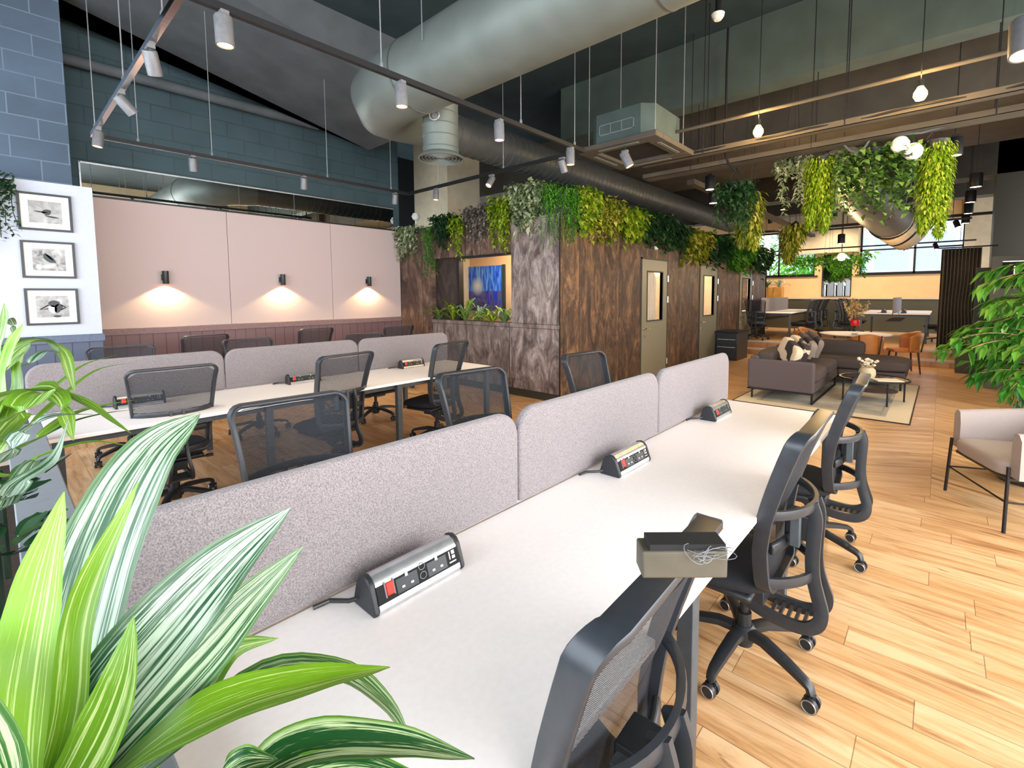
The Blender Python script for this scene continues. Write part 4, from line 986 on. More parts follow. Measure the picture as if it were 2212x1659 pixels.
screen('farthest grey felt screen of the front desk', 2.54, 3.74, YA, .735, 1.105, gs)
screen('leftmost grey felt screen of the rear desk behind the green leaves', .12, 1.315, YB, .735, 1.085, gr)
screen('middle grey felt screen of the rear desk', 1.32, 2.575, YB, .735, 1.085, gr)
screen('rightmost grey felt screen of the rear desk nearest the timber pod', 2.58, 3.80, YB, .735, 1.085, gr)
# power box: D-section body with sloping socket face
def power_box(label, x, y, z, group):
    t_ = thing('power_box', label, 'power socket', (x, y, z), group=group)
    sec = [(-.070, .0), (-.074, .012), (-.052, .072), (-.040, .086), (-.022, .092), (-.002, .086), (.012, .07), (.030, .012), (.028, 0)]
    L2 = .135
    MB().prism(sec, lambda a, b: Vector((-L2, a, b)), lambda a, b: Vector((L2, a, b))).build('body', 'silver', t_, bevel=.002)
    for s_ in (-1, 1):
        s2 = [((a+.022)*1.05-.022, b*1.05) for a, b in sec]
        MB().prism(s2, lambda a, b: Vector((s_*L2, a, b)), lambda a, b: Vector((s_*(L2+.016), a*.97, b*.97))).build('end_cap', 'black_plastic', t_, bevel=.004)
    # the sloping face, local frame: u along x, w up the slope
    A = Vector((0, -.0685, .027)); B = Vector((0, -.0545, .066)); e = (B-A); H2 = e.length; e.normalize(); nn = Vector((0, -e.z, e.y))
    F = Matrix((Vector((1, 0, 0)), e, nn)).transposed().to_4x4(); F.translation = A+nn*.001
    def fb(m_, u0, u1, w0, w1, t0=0, t1=.002): return m_.box(u0, u1, w0, w1, t0, t1, F)
    fb(MB(), -L2, L2, -.002, H2+.002, -.002, .0015).build('socket_panel', 'black_matte', t_)
    fb(fb(MB(), -.113, -.109, .008, .048, 0, .003), -.087, -.084, .008, .048, 0, .003).build('switch_bezel', 'lamp_grey', t_)
    fb(MB(), -.108, -.088, .012, .044, .001, .007).build('rocker_switch', 'red', t_, bevel=.002)
    for cx in (-.045, .055):
        s_ = fb(MB(), cx-.034, cx+.034, .002, H2-.002, .0012, .003).build('socket', 'black_plastic', t_, bevel=.002)
        g_ = fb(fb(fb(MB(), cx-.004, cx+.004, .036, .046, .003, .0035), cx-.018, cx-.010, .012, .017, .003, .0035), cx+.010, cx+.018, .012, .017, .003, .0035)
        g_.build('pin_shutter', 'silver', s_)
    MB().tube([F @ Vector((.005+.010*math.cos(a*PI/8), .040+.009*math.sin(a*PI/8), .003)) for a in range(16)], .0012, 5, closed=True).tube([F @ Vector((.005+.010*math.cos(a*PI/8), .016+.009*math.sin(a*PI/8), .003)) for a in range(16)], .0012, 5, closed=True).build('fuse_ring', 'lamp_grey', t_)
    fb(fb(fb(fb(fb(MB(), .098, .122, .046, .049, .0015, .002), .098, .122, .008, .011, .0015, .002), .100, .103, .018, .040, .0015, .0025), .110, .120, .018, .026, .0015, .0025), .110, .120, .030, .040, .0015, .0025).build('usb_port', 'silver', t_)
    MB().tube([(-L2+.01, .0, .02), (-L2-.03, .03, .012), (-L2-.06, .075, .008), (-L2-.10, .085, .004)], .006, 8).build('cable', 'black_plastic', t_)
    return t_
pb0 = power_box('large power box with red switch on the nearest part of the white desk', .745, 1.115, .731, 'power boxes on the desks')
for x, y, lb in ((1.955, 1.115, 'power box with red switch in the middle of the front desk'), (3.175, 1.125, 'farthest power box on the front desk, close to its end'),
                 (.70, 4.55, 'power box on the rear desk seen through the left chair mesh'), (1.92, 4.55, 'power box on the rear desk left of the middle chair'), (3.14, 4.55, 'power box on the rear desk beside the far chair')):
    c = copy_tree(pb0); c.location = (x, y, .731); tag(c, lb, 'power socket', 'power boxes on the desks')

# made-up box with wire tangle, standing in for a grey glitch patch
pc_ = atd(1480, 1250, .74)
bx = thing('glitch_patch_box', 'made-up grey-brown box for a glitch patch, with black lid and wire tangle over the nearest chair', 'box', tuple(pc_), math.atan2(fwd.y, fwd.x)-PI/2)
w2 = .067; hb = .044
MB().box(-w2, w2, 0, .045, 0, hb).build('body', 'grey_wood', bx, bevel=.003)
MB().box(-w2+.012, w2-.003, .003, .042, hb, hb+.010).build('lid', 'black_matte', bx)
rw = random.Random(3); m_ = MB()
for k in range(9):
    cx, cy = rw.uniform(.012, .052), rw.uniform(-.005, .03)
    m_.tube([(cx+(.008+.003*k)*math.cos(a*PI/6), -.003+.010*math.sin(a*PI/6+k), hb-.002+(.004+.003*(k % 4))*math.sin(a*PI/6+k*1.3)) for a in range(12)], .0006, 5, closed=True)
m_.build('wire_tangle', 'lamp_grey', bx)

# ------------------------------------------------------------------ framed pictures
def photo_mat(name, kind):
    t = NT(name); tc = t.n('ShaderNodeTexCoord'); v = t.coord('Object', (1, 1, 1), (0, R(35 if kind else 0), 0))
    nz = t.n('ShaderNodeTexNoise', i_Scale=9.0+kind*4, i_Detail=4.0, i_Distortion=1.0); t.l(v, nz.inputs[0])
    t.l(t.ramp(nz.outputs[0], [(.30, lin((90, 90, 90)) if kind == 1 else lin((140, 140, 140))), (.5, lin((166, 166, 164))), (.7, lin((196, 196, 194)))]), t.b.inputs['Base Color'])
    t.b.inputs['Roughness'].default_value = .5; return t.m
for k, (z0, z1, lb) in enumerate(((2.255, 2.645, 'topmost framed black-and-white print, dark small figure on pale ground'),
                                  (1.755, 2.145, 'middle framed black-and-white print with blurred grey shapes'),
                                  (1.255, 1.645, 'lowest framed black-and-white print of a person with raised elbows'))):
    pc = thing('framed_picture', lb, 'picture', (.435, 7.2, (z0+z1)/2), group='framed prints on the white wall')
    hw_, hh = .205, .195; m_ = MB()
    m_.box(-hw_, hw_, -.03, 0, hh-.022, hh).box(-hw_, hw_, -.03, 0, -hh, -hh+.022).box(-hw_, -hw_+.022, -.03, 0, -hh+.022, hh-.022).box(hw_-.022, hw_, -.03, 0, -hh+.022, hh-.022)
    m_.build('frame', 'black_plastic', pc); MB().box(-hw_+.02, hw_-.02, -.014, 0, -hh+.02, hh-.02).build('mount', 'white_plastic', pc)
    im = MB().box(-.125, .125, -.016, -.013, -.115, .115).build('print', photo_mat('grey_print_%d' % k, k), pc)
    def blob(cx, cz, rx, rz_, rot=0, n=18):
        m2 = MB(); P_ = []
        for a in range(n):
            q = 2*PI*a/n; x, z = rx*math.cos(q)*(1+.15*math.sin(3*q)), rz_*math.sin(q); P_.append((cx+x*math.cos(rot)-z*math.sin(rot), cz+x*math.sin(rot)+z*math.cos(rot)))
        return m2.prism(P_, lambda a, b: Vector((a, -.0175, b)), lambda a, b: Vector((a, -.016, b)))
    if k == 0:
        for a in ((.01, .0, .035, .030, .3), (-.035, .0, .05, .008, -.1), (.045, -.045, .055, .009, -.15)): blob(*a).build('printed_shape', 'black_plastic', im)
    elif k == 1:
        for a, mt_ in (((0, .01, .06, .03, -.8), 'ceiling_grey'), ((.0, .03, .05, .008, -.9), 'black_plastic'), ((-.01, -.07, .05, .02, .2), 'white_plastic'), ((-.08, -.08, .02, .03, .2), 'white_plastic')): blob(*a).build('printed_shape', mt_, im)
    else:
        for a, mt_ in (((.01, .03, .042, .036, 0), 'black_plastic'), ((.04, -.02, .03, .05, -.3), 'black_plastic'), ((.0, -.03, .032, .045, .2), 'white_plastic'), ((.03, -.105, .03, .012, 0), 'black_plastic')): blob(*a).build('printed_shape', mt_, im)
        MB().tube([(-.03, -.0175, .02), (-.10, -.0175, -.03), (-.035, -.0175, -.022)], .006, 6).tube([(.06, -.0175, .02), (.10, -.0175, -.012), (.06, -.0175, -.035)], .006, 6).build('printed_arms', 'black_plastic', im)

# ------------------------------------------------------------------ lounge
# rug
t = NT('woven_rug'); v = t.coord('Object', (1, 1, 1)); sp = t.n('ShaderNodeSeparateXYZ'); t.l(v, sp.inputs[0])
nz = t.n('ShaderNodeTexNoise', i_Scale=1.4, i_Detail=5.0); t.l(v, nz.inputs[0]); n2 = t.n('ShaderNodeTexNoise', i_Scale=160.0, i_Detail=2.0); t.l(v, n2.inputs[0])
dx = t.math('SUBTRACT', 1.55, t.math('ABSOLUTE', sp.outputs['X'])); dy = t.math('SUBTRACT', 1.0, t.math('ABSOLUTE', sp.outputs['Y'])); dm = t.math('MINIMUM', dx, dy)
c = t.ramp(t.math('ADD', t.math('MULTIPLY', nz.outputs[0], .8), t.math('MULTIPLY', n2.outputs[0], .2)), [(.38, lin((136, 136, 132))), (.6, lin((206, 196, 176)))])
b1 = t.ramp(dm, [(.0, (1, 1, 1, 1)), (.24, (1, 1, 1, 1)), (.25, (.0, .0, .0, 1))])
c = t.mix(b1, c, lin((224, 208, 178))); bl = t.math('LESS_THAN', t.math('ABSOLUTE', t.math('SUBTRACT', dm, .30)), .012); c = t.mix(bl, c, lin((150, 146, 138)))
t.l(c, t.b.inputs['Base Color']); t.b.inputs['Roughness'].default_value = .95; t.bump(n2.outputs[0], .4, .004); M['rug'] = t.m
rg_ = thing('rug', 'beige and grey woven rug with dark bound edge under the sofa', 'rug', (8.6, 1.22, 0))
MB().box(-1.55, 1.55, -1.0, 1.0, 0, .010).build('pile', 'rug', rg_)
MB().tube([(-1.55, -1.0, .006), (1.55, -1.0, .006), (1.55, 1.0, .006), (-1.55, 1.0, .006)], .009, 6, closed=True).build('binding', 'dark_metal', rg_)
# sofa
sf_ = thing('corner_sofa', 'dark grey corner sofa with chaise, its arm towards us, on the rug', 'sofa', (7.40, 2.13, .01))
def cush(x0, x1, y0, y1, z0, z1, r, mt=None):
    m2 = MB(); a = [(x0+x1)/2, (y0+y1)/2, (z0+z1)/2]; h_ = [(x1-x0)/2, (y1-y0)/2, (z1-z0)/2]
    def f(u, v_):
        th = 2*PI*u; ph = PI*v_; e1, e2 = .30, .30
        sg = lambda w_, e: math.copysign(abs(w_)**e, w_)
        return Vector((a[0]+h_[0]*sg(math.cos(th), e1)*sg(math.sin(ph), e2), a[1]+h_[1]*sg(math.sin(th), e1)*sg(math.sin(ph), e2), a[2]+h_[2]*sg(math.cos(ph), .45)))
    m2.grid(f, 40, 20, True)
    if mt: m2.v = [tuple(mt @ Vector(p)) for p in m2.v]
    return m2
MB().box(0, .10, -.86, 0, .15, .585).build('armrest', 'sofa', sf_, bevel=.03, seg=4)
MB().box(.10, 2.95, -.12, 0, .15, .62).build('back_frame', 'sofa', sf_, bevel=.03, seg=4)
MB().box(2.85, 2.95, -1.1, -.12, .15, .50).build('back_frame', 'sofa', sf_, bevel=.03, seg=4)
MB().box(.10, 2.85, -.86, -.12, .15, .28).box(1.95, 2.95, -1.75, -.86, .15, .28).build('seat_base', 'sofa_dark', sf_, bevel=.02)
for x0, x1 in ((.10, 1.02), (1.02, 1.95)): cush(x0, x1, -.88, -.12, .27, .46, .05).build('seat_cushion', 'sofa_dark', sf_)
cush(1.95, 2.95, -1.80, -.12, .27, .47, .05).build('chaise_cushion', 'sofa_dark', sf_)
for x0, x1 in ((.14, 1.0), (1.02, 1.94), (1.96, 2.85)):
    cush(x0, x1, -.32, -.08, .42, .70, .05).build('back_cushion', 'sofa_dark', sf_)
cush(2.62, 2.88, -1.15, -.30, .43, .70, .05).build('back_cushion', 'sofa_dark', sf_)
m_ = MB()
for x in (.03, 2.9):
    m_.tube([(x, -.03, .15), (x, -.03, .012), (x, -.84, .012), (x, -.84, .15)], .014, 8) if x > 1 else None
m_.tube([(.02, -.84, .15), (.02, -.84, .012), (1.9, -.84, .012), (1.9, -.84, .15)], .014, 8)
for x, y in ((.04, -.06), (2.9, -1.7), (2.0, -1.7)): m_.tube([(x, y, .15), (x, y, .0)], .014, 8)
m_.box(0, 2.95, -.02, .0, .135, .15).box(0, .02, -.86, 0, .135, .15); m_.build('frame', 'dark_metal', sf_)
# geometric cushions
def geo_mat(name, seed):
    t = NT(name); v = t.coord('Object', (3.2, 3.2, 3.2), (0, R(20+seed*25), R(10)), (seed*.4, 0, seed*.3)); ck = t.n('ShaderNodeTexVoronoi', i_Scale=1.2, distance='MANHATTAN'); t.l(v, ck.inputs[0])
    w_ = t.n('ShaderNodeSeparateColor'); t.l(ck.outputs['Color'], w_.inputs[0])
    t.l(t.ramp(w_.outputs[0], [(0, lin((60, 52, 56))), (.35, lin((96, 88, 88))), (.55, lin((226, 206, 178))), (.8, lin((150, 138, 128)))], 'CONSTANT'), t.b.inputs['Base Color'])
    t.b.inputs['Roughness'].default_value = .9; return t.m
for k, (x, lb) in enumerate(((7.72, 'nearest patterned scatter cushion leaning on the sofa'), (8.20, 'second patterned scatter cushion on the sofa'), (8.72, 'third patterned scatter cushion on the sofa'), (9.28, 'fourth patterned scatter cushion, cream corner showing, on the sofa'))):
    mt = Matrix.Translation((0, 0, .18)) @ Matrix.Rotation(R(-12), 4, 'Y') @ Matrix.Rotation(R(22), 4, 'X') @ Matrix.Rotation(R(38), 4, 'Z')
    o = cush(-.24, .24, -.065, .065, -.21, .21, 0, mt).build('scatter_cushion', geo_mat('geometric_print_%d' % k, k)); o.location = (x, 1.66, .47); tag(o, lb, 'cushion', 'patterned cushions on the sofa')
# coffee table
ct_ = thing('coffee_table', 'round glass-topped coffee table with thin dark legs on the rug', 'table', (8.28, .68, .01))
MB().lathe([(0, .325), (.40, .325), (.40, .335), (0, .335)], n=48).build('tabletop', 'glass', ct_)
MB().lathe([(.39, .32), (.415, .32), (.415, .34), (.39, .34), (.39, .32)], n=48, cap=False).build('rim', 'dark_metal', ct_)
MB().lathe([(0, .16), (.28, .16), (.28, .17), (0, .17)], n=40).build('lower_shelf', 'dark_wood', ct_)
for a in (.5, 2.07, 3.64, 5.2): MB().cyl((.385*math.cos(a), .385*math.sin(a), 0), (.385*math.cos(a), .385*math.sin(a), .33), .011).build('leg', 'dark_metal', ct_)
p = at(1872, 812, 2, .42)
jr = thing('flower_jar', 'stoneware jar of white flowers on the coffee table', 'vase', (8.25, .76, .346))
MB().lathe([(0, 0), (.09, .005), (.105, .05), (.10, .11), (.075, .14), (.08, .15)], cap=False).build('jar', 'beige', jr)
m_ = MB()
for k in range(26):
    a = rnd.uniform(0, 6.28); r_ = rnd.uniform(0, .13); m_.lathe([(0, -.02), (.02, -.01), (.024, .005), (0, .02)], (r_*math.cos(a), r_*math.sin(a), .2+rnd.uniform(-.03, .07)), 8)
tag(m_.build('flowers', 'flower_white', jr), kind='stuff')
m_ = MB()
for k in range(8): a = k*.8; m_.tube([(0, 0, .08), (.09*math.cos(a), .09*math.sin(a), .2)], .003, 5)
m_.build('stems', 'dried', jr)
o = MB().box(-.11, .11, -.16, .16, 0, .012).build('magazine', 'flower_white', bevel=.002); o.location = (8.12, .52, .347); o.rotation_euler = (0, 0, .5); tag(o, 'pale magazine lying on the round coffee table', 'magazine')

# armchair cut by the right edge
ac_ = thing('armchair', 'pale fabric tub armchair with thin black legs at the right edge', 'armchair', (4.70, -.55, 0), R(23.6))
hx = .33
m_ = MB()
def shell(u, v_, off):   # U-shaped wrap round back and arms
    a = PI*(1+u); rx, ry = .38-off, .36-off; x = rx*math.cos(a); y = ry*math.sin(a)
    q = 1/((abs(math.cos(a))**3.2+abs(math.sin(a))**3.2)**(1/3.2)); x *= q; y *= q
    ext = max(0, (abs(u-.5)-.38)/.12)
    return x, y+.05+ext*.26
def shl(u, v_):
    k = v_*4
    x0, y0 = shell(u, 0, 0); x1, y1 = shell(u, 0, .09)
    top = .64+.10*math.sin(PI*u)**1.0; bot = .36
    if k <= 1: return Vector((x0, y0, bot+(top-.03-bot)*k))
    if k <= 2: s_ = k-1; return Vector((x0+(x1-x0)*(.15+.7*s_), y0+(y1-y0)*(.15+.7*s_), top+.012*math.sin(PI*s_)))
    if k <= 3: s_ = k-2; return Vector((x1, y1, top-.03-(top-.03-bot)*s_))
    s_ = k-3; return Vector((x1+(x0-x1)*s_, y1+(y0-y1)*s_, bot))
m_.grid(shl, 33, 21); n_ = len(m_.v)
for ii in (0, 32): m_.f.append(tuple(j*33+ii for j in range(20)))
m_.build('shell', 'armchair', ac_)
cush(-.30, .30, -.25, .36, .34, .46, 0).build('seat', 'armchair', ac_)
MB().box(-.30, .30, -.25, .33, .325, .35).build('seat_base', 'olive_dark', ac_, bevel=.01)
LG = [(-hx, .34), (hx, .34), (-hx, -.25), (hx, -.25)]
for x, y in LG: MB().cyl((x*1.06, y*1.04, 0), (x, y, .42 if y < 0 else (.43)), .0105).build('leg', 'dark_metal', ac_)
for a, b in (((-hx, .34), (hx, .34)), ((-hx, -.25), (hx, -.25)), ((-hx, .34), (-hx, -.25)), ((hx, .34), (hx, -.25))):
    MB().cyl((a[0]*1.03, a[1]*1.02, .20), (b[0]*1.03, b[1]*1.02, .20), .006).build('stretcher', 'dark_metal', ac_)

# ficus in a black pot behind the armchair
pp = at(2206, 1040, 2, .0)
fx = thing('ficus_tree', 'leafy green ficus in a dark pot at the right edge behind the armchair', 'potted tree', (5.55, -.62, 0))
MB().lathe([(0, 0), (.20, 0), (.27, .10), (.29, .30), (.28, .40), (.25, .40), (.25, .36), (0, .36)], n=32).build('pot', 'black_pot', fx)
MB().lathe([(0, .365), (.25, .365)], n=24).build('soil', 'soil', fx)
MB().tube([(0, 0, .36), (.05, -.06, .7), (-.01, -.04, 1.05), (.04, .0, 1.4)], [.030, .026, .022, .012], 10).tube([(-.03, .02, .36), (.0, .05, .7), (.06, .0, 1.05), (.02, .05, 1.3)], [.022, .02, .016, .01], 10).build('trunk', 'bark', fx)
m_ = MB(); br_ = MB()
rf = random.Random(11)
for k in range(62):
    a = rf.uniform(0, 6.28); z = rf.uniform(.5, 2.15); L_ = rf.uniform(.30, .64)*(1.1-abs(z-1.05)*.42)
    d = Vector((math.cos(a), math.sin(a), rf.uniform(-.1, .45))); p = Vector((.02, 0, z*.85)); pts = [p]
    for q in range(6):
        p = p+d*L_/6; d = (d+Vector((0, 0, -.13))).normalized(); pts.append(p.copy())
        for w_ in range(5):
            m_.leaf(p+Vector((rf.uniform(-.03, .03), rf.uniform(-.03, .03), 0)), d+Vector((rf.uniform(-.9, .9), rf.uniform(-.9, .9), rf.uniform(-.7, .1))), (0, 0, 1), rf.uniform(.10, .15), .052, .25, min(1, max(0, rf.gauss(.55, .3))))
    br_.tube(pts, .004, 5)
m_.build('foliage', 'leaf_green', fx, smooth=False); br_.build('branches', 'bark', fx)
m2 = thing('ficus_tree', 'second shorter ficus low beside the dark panels, pale leaves to the left', 'potted tree', (6.9, -.72, 0))
MB().lathe([(0, 0), (.18, 0), (.22, .3), (.19, .3), (.19, .26), (0, .26)], n=28).build('pot', 'black_pot', m2)
MB().tube([(0, 0, .26), (.03, .02, .6), (0, 0, 1.2)], [.02, .018, .01], 8).build('trunk', 'bark', m2)
m_ = MB(); crown(m_, (0, 0, 1.05), (.38, .34, .68), 900, .11, rf, .4); m_.build('foliage', 'leaf_green', m2, smooth=False)

# dark screens, notice board and curtain at right
pn = thing('partition_panel', 'tall olive partition panel behind the ficus with a dark display', 'partition', (10.6, -.57, 0))
MB().box(0, .06, -1.0, 0, 0, 2.13).build('panel', 'olive', pn, bevel=.004)
MB().box(-.02, 0, -.62, -.12, 1.62, 2.03).build('display', 'black_matte', pn)
MB().box(-.03, 0, -.64, -.62, 1.0, 2.04).box(-.03, 0, -.64, -.12, 2.03, 2.045).build('display_frame', 'silver', pn)
MB().box(-.026, -.019, -.30, -.25, 1.84, 1.98).build('exit_light', 'glow_strip', pn)
pn = thing('partition_panel', 'narrower olive partition just left of the tall panel', 'partition', (11.3, -.45, 0)); MB().box(0, .06, -.35, .02, 0, 1.98).build('panel', 'olive_dark', pn, bevel=.004)
MB().box(.0, .02, .02, .03, 0, 1.98).build('edge_strip', 'olive', pn)
ct2 = thing('cabinet', 'low dark olive cabinet at the foot of the curtain by the steps', 'cabinet', (11.9, -.85, 0)); MB().box(0, .38, -.4, .30, 0, .95).build('body', 'olive_dark', ct2, bevel=.005); MB().box(-.02, .40, -.42, .32, .95, .975).build('top', 'olive', ct2, bevel=.004)
cu = thing('curtain', 'long dark pleated curtain beside the steps tied back low', 'curtain', (13.45, 0, .33))
def cf(u, v_):
    z = 2.15*v_; tie = math.exp(-((z-.95)/.35)**2); y = .05-(.62-.04*tie)*u
    return Vector((.035*math.sin(u*2*PI*11)*(1-.4*tie)+.02*tie*u, y+.006*math.sin(u*70), z))
MB().grid(cf, 200, 24).build('fabric', plain('curtain_cloth', (62, 54, 44), .9, scale=100), cu, solid=.006)
MB().cyl((0, .15, 2.17), (0, -.8, 2.17), .014).build('curtain_rail', 'dark_metal', cu)
cu.location.z = .33
# printer unit between the doors
pr = thing('printer_cabinet', 'black glossy printer cabinet between the second and third pod doors', 'cabinet', (11.75, 3.755, 0))
MB().box(-.4, .4, -.24, .24, 0, .64).build('body', 'black_plastic', pr, bevel=.01); MB().box(-.42, .42, -.26, .26, .64, .68).build('top', 'dark_metal', pr); MB().box(-.42, -.40, -.2, .2, .30, .315).box(-.42, -.4, -.2, .2, .48, .495).build('drawer_gap', 'silver', pr)

# ------------------------------------------------------------------ dining group
dt = thing('dining_table', 'round white dining table on a black pedestal beyond the sofa', 'table', (11.4, 1.28, 0))
MB().lathe([(0, .725), (.56, .725), (.60, .735), (.60, .75), (0, .75)], n=48).build('tabletop', 'table_white', dt); MB().lathe([(0, 0), (.28, 0), (.28, .015), (.05, .03), (.045, .72), (.14, .725)], n=28).build('pedestal', 'dark_metal', dt)
def shellchair(label, x, y, rz):
    t_ = thing('dining_chair', label, 'dining chair', (x, y, 0), rz, 'tan leather chairs round the white table')
    def f(u, v_):
        a = PI*(1.03+u*.94); z = .42+v_*.40; fl = .02*v_
        return Vector(((.25+fl)*math.cos(a), (.24+fl)*math.sin(a)+.02, z-.10*abs(u-.5)**1.5*v_*3))
    MB().grid(f, 22, 9).build('backrest', 'tan', t_, solid=.03)
    cush(-.235, .235, -.2, .24, .41, .475, 0).build('seat', 'tan', t_)
    for sx in (-1, 1):
        for sy in (-1, 1): MB().cyl((sx*.18, sy*.17, .42), (sx*.22, sy*.21, 0), .017, .012).build('leg', 'dark_wood', t_)
    for sx in (-1, 1): MB().cyl((sx*.15, -.225, .42), (sx*.17, -.28, .80), .014, .010).build('back_post', 'dark_wood', t_)
    return t_
sc0 = shellchair('tan leather chair nearest us, its back turned, at the white table', 10.55, 1.02, R(-70))
def sc(label, x, y, rz): c = copy_tree(sc0); c.location = (x, y, 0); c.rotation_euler = (0, 0, rz); tag(c, label, 'dining chair', 'tan leather chairs round the white table')
sc('tan leather chair at the left of the white table, half behind the sofa', 10.75, 1.98, R(-135))
sc('tan leather chair at the far left side of the white table', 11.75, 2.10, R(165))
sc('tan leather chair at the right of the white table', 11.75, .52, R(20))
vs = thing('vase', 'glass vase with red band holding dried leaves on the dining table', 'vase', (11.25, 1.27, .751))
MB().lathe([(0, 0), (.055, 0), (.055, .22), (.05, .22), (.05, .01), (0, .01)]).build('glass_body', 'glass', vs)
MB().lathe([(.074, .16), (.078, .17), (.078, .27), (.074, .28), (.05, .28)], cap=False).build('red_band', 'vase_red', vs)
m_ = MB(); s2 = MB()
for k in range(16):
    a = rnd.uniform(0, 6.28); r_ = rnd.uniform(.05, .22); tp = Vector((r_*math.cos(a), r_*math.sin(a), rnd.uniform(.45, .75))); s2.tube([(0, 0, .1), tp*.6+Vector((0, 0, .05)), tp], .003, 5)
    for q in range(34):
        m_.leaf(tp*rnd.uniform(.62, 1)+Vector((0, 0, rnd.uniform(-.03, .05))), (rnd.gauss(0, 1), rnd.gauss(0, 1), rnd.gauss(0, 1)), (0, 0, 1), .06, .03, .1, rnd.random())
m_.build('dried_leaves', 'dried', vs, smooth=False); s2.build('stems', 'dark_wood', vs)

# ------------------------------------------------------------------ raised level: desks, chairs, mirror, planter
ZF = .32
desk('white bench desk on the raised level by the curtain', 14.8, 17.6, .20, 1.62, .73, ZF, 1, 'desks on the raised level')
desk('white bench desk on the raised level beyond the pod end', 13.9, 17.2, 2.95, 4.6, .73, ZF, 1, 'desks on the raised level')
screen('pale end-on screen on the raised desk by the curtain', 14.85, 17.5, .90, ZF+.735, ZF+1.12, 'screens on the raised level')
screen('pale screen on the raised desk beyond the pod end', 14.0, 16.9, 3.72, ZF+.735, ZF+1.12, 'screens on the raised level')
g6 = 'office chairs on the raised level'
for x, y, a, lb in ((15.3, -.02, 4, 'black chair at the right side of the raised desk by the curtain'), (15.4, 1.95, 180, 'nearest black chair on the left side of the raised desk by the curtain'),
                    (16.3, 1.95, 184, 'middle black chair on the left side of the raised desk by the curtain'), (17.2, 2.0, 178, 'farthest black chair on the left side of the raised desk by the curtain'),
                    (14.6, 2.78, -4, 'first black chair in the line right of the other raised desk'), (15.5, 2.80, 2, 'second black chair in the line right of the other raised desk'),
                    (16.4, 2.78, 0, 'third black chair in the line right of the other raised desk'), (18.0, 2.6, 30, 'last black chair of the line near the olive dado'),
                    (13.60, 3.72, -90, 'black chair at the near end of the raised desk beside the pod')):
    put(lb, x, y, R(a), g6, ZF)
for x, y, lb in ((15.0, .72, 'dark power box right of the end-on screen on the raised desk'), (15.0, 1.12, 'dark power box left of the end-on screen on the raised desk')):
    c = copy_tree(pb0); c.location = (x, y, ZF+.731); tag(c, lb, 'power socket', 'power boxes on the desks')
am = thing('arched_mirror', 'tall arched mirror on the peach back wall between the windows', 'mirror', (XB, 2.79, 1.45))
ar = [(-.42, 0), (.42, 0)]+[(.42*math.cos(PI*k/16), 1.05+.42*math.sin(PI*k/16)) for k in range(17)]
MB().prism(ar, lambda a, b: Vector((-.02, a, b)), lambda a, b: Vector((-.01, a, b))).build('glass', 'mirror', am, smooth=False)
MB().tube([(-.02, a, b) for a, b in ar[1:]+ar[:1]], .018, 8, closed=True).build('frame', 'dark_metal', am)
o_ = thing('wooden_planter', 'light wooden planter box with agave-like plants left of the peach wall', 'planter', (18.9, 4.75, 1.40))
MB().box(-.2, .2, -.42, .62, 0, .38).build('box', 'box_wood', o_, bevel=.006)
MB().box(-.18, .18, -.40, .60, .38, .385).build('soil', 'soil', o_)
for k, (y, lb) in enumerate(((4.45, 'spiky rosette at the right of the wooden planter'), (4.85, 'spiky rosette in the middle of the wooden planter'), (5.2, 'spiky rosette at the left of the wooden planter'))):
    rosette('agave', lb, (18.9, y, 1.78), 18, .36, .06, 'leaf_pale', rnd, 'plants in the wooden planter')

# ------------------------------------------------------------------ planter divider at left with striped dracaenas
pl = thing('planter_divider', 'long grey-rimmed planter divider at the left of the desks', 'planter', (-.12, 2.0, 0))
m_ = MB(); m_.box(-.30, -.26, -2.4, 1.9, 0, .80).box(.20, .245, -1.3, 1.9, 0, .80).box(-.26, .20, 1.86, 1.9, 0, .80); m_.build('sides', 'planter_cream', pl)
MB().box(-.32, -.25, -2.4, 1.92, .80, .825).box(.13, .27, -1.3, 1.92, .80, .825).box(-.25, .13, 1.84, 1.92, .80, .825).build('rim', 'planter_grey', pl, bevel=.004)
MB().box(-.26, .20, -2.4, 1.86, .55, .62).build('soil', 'soil', pl)
def strap(name, label, root, leaves, mat, group=None):
    """leaves: list of (list of (u,v,dist), width, tone, hint)"""
    t_ = thing(name, label, 'plant', root, group=group); m2 = MB()
    for pts, wd, tone, hint in leaves:
        P_ = [atd(*q)-Vector(root) for q in pts]; h_ = Vector(hint) if hint else -(fwd)
        m2.blade(P_, wd, h_, tone, nseg=22, basew=.55, peak=.42, fold=.14)
    m2.build('foliage', mat, t_); MB().tube([(0, 0, -.25), (0, 0, 0), (.01, .01, .06)], [.022, .02, .015], 8).build('stem', 'leaf_green', t_); return t_
r1 = tuple(atd(60, 1840, .62)); K = (60, 1840, .62)
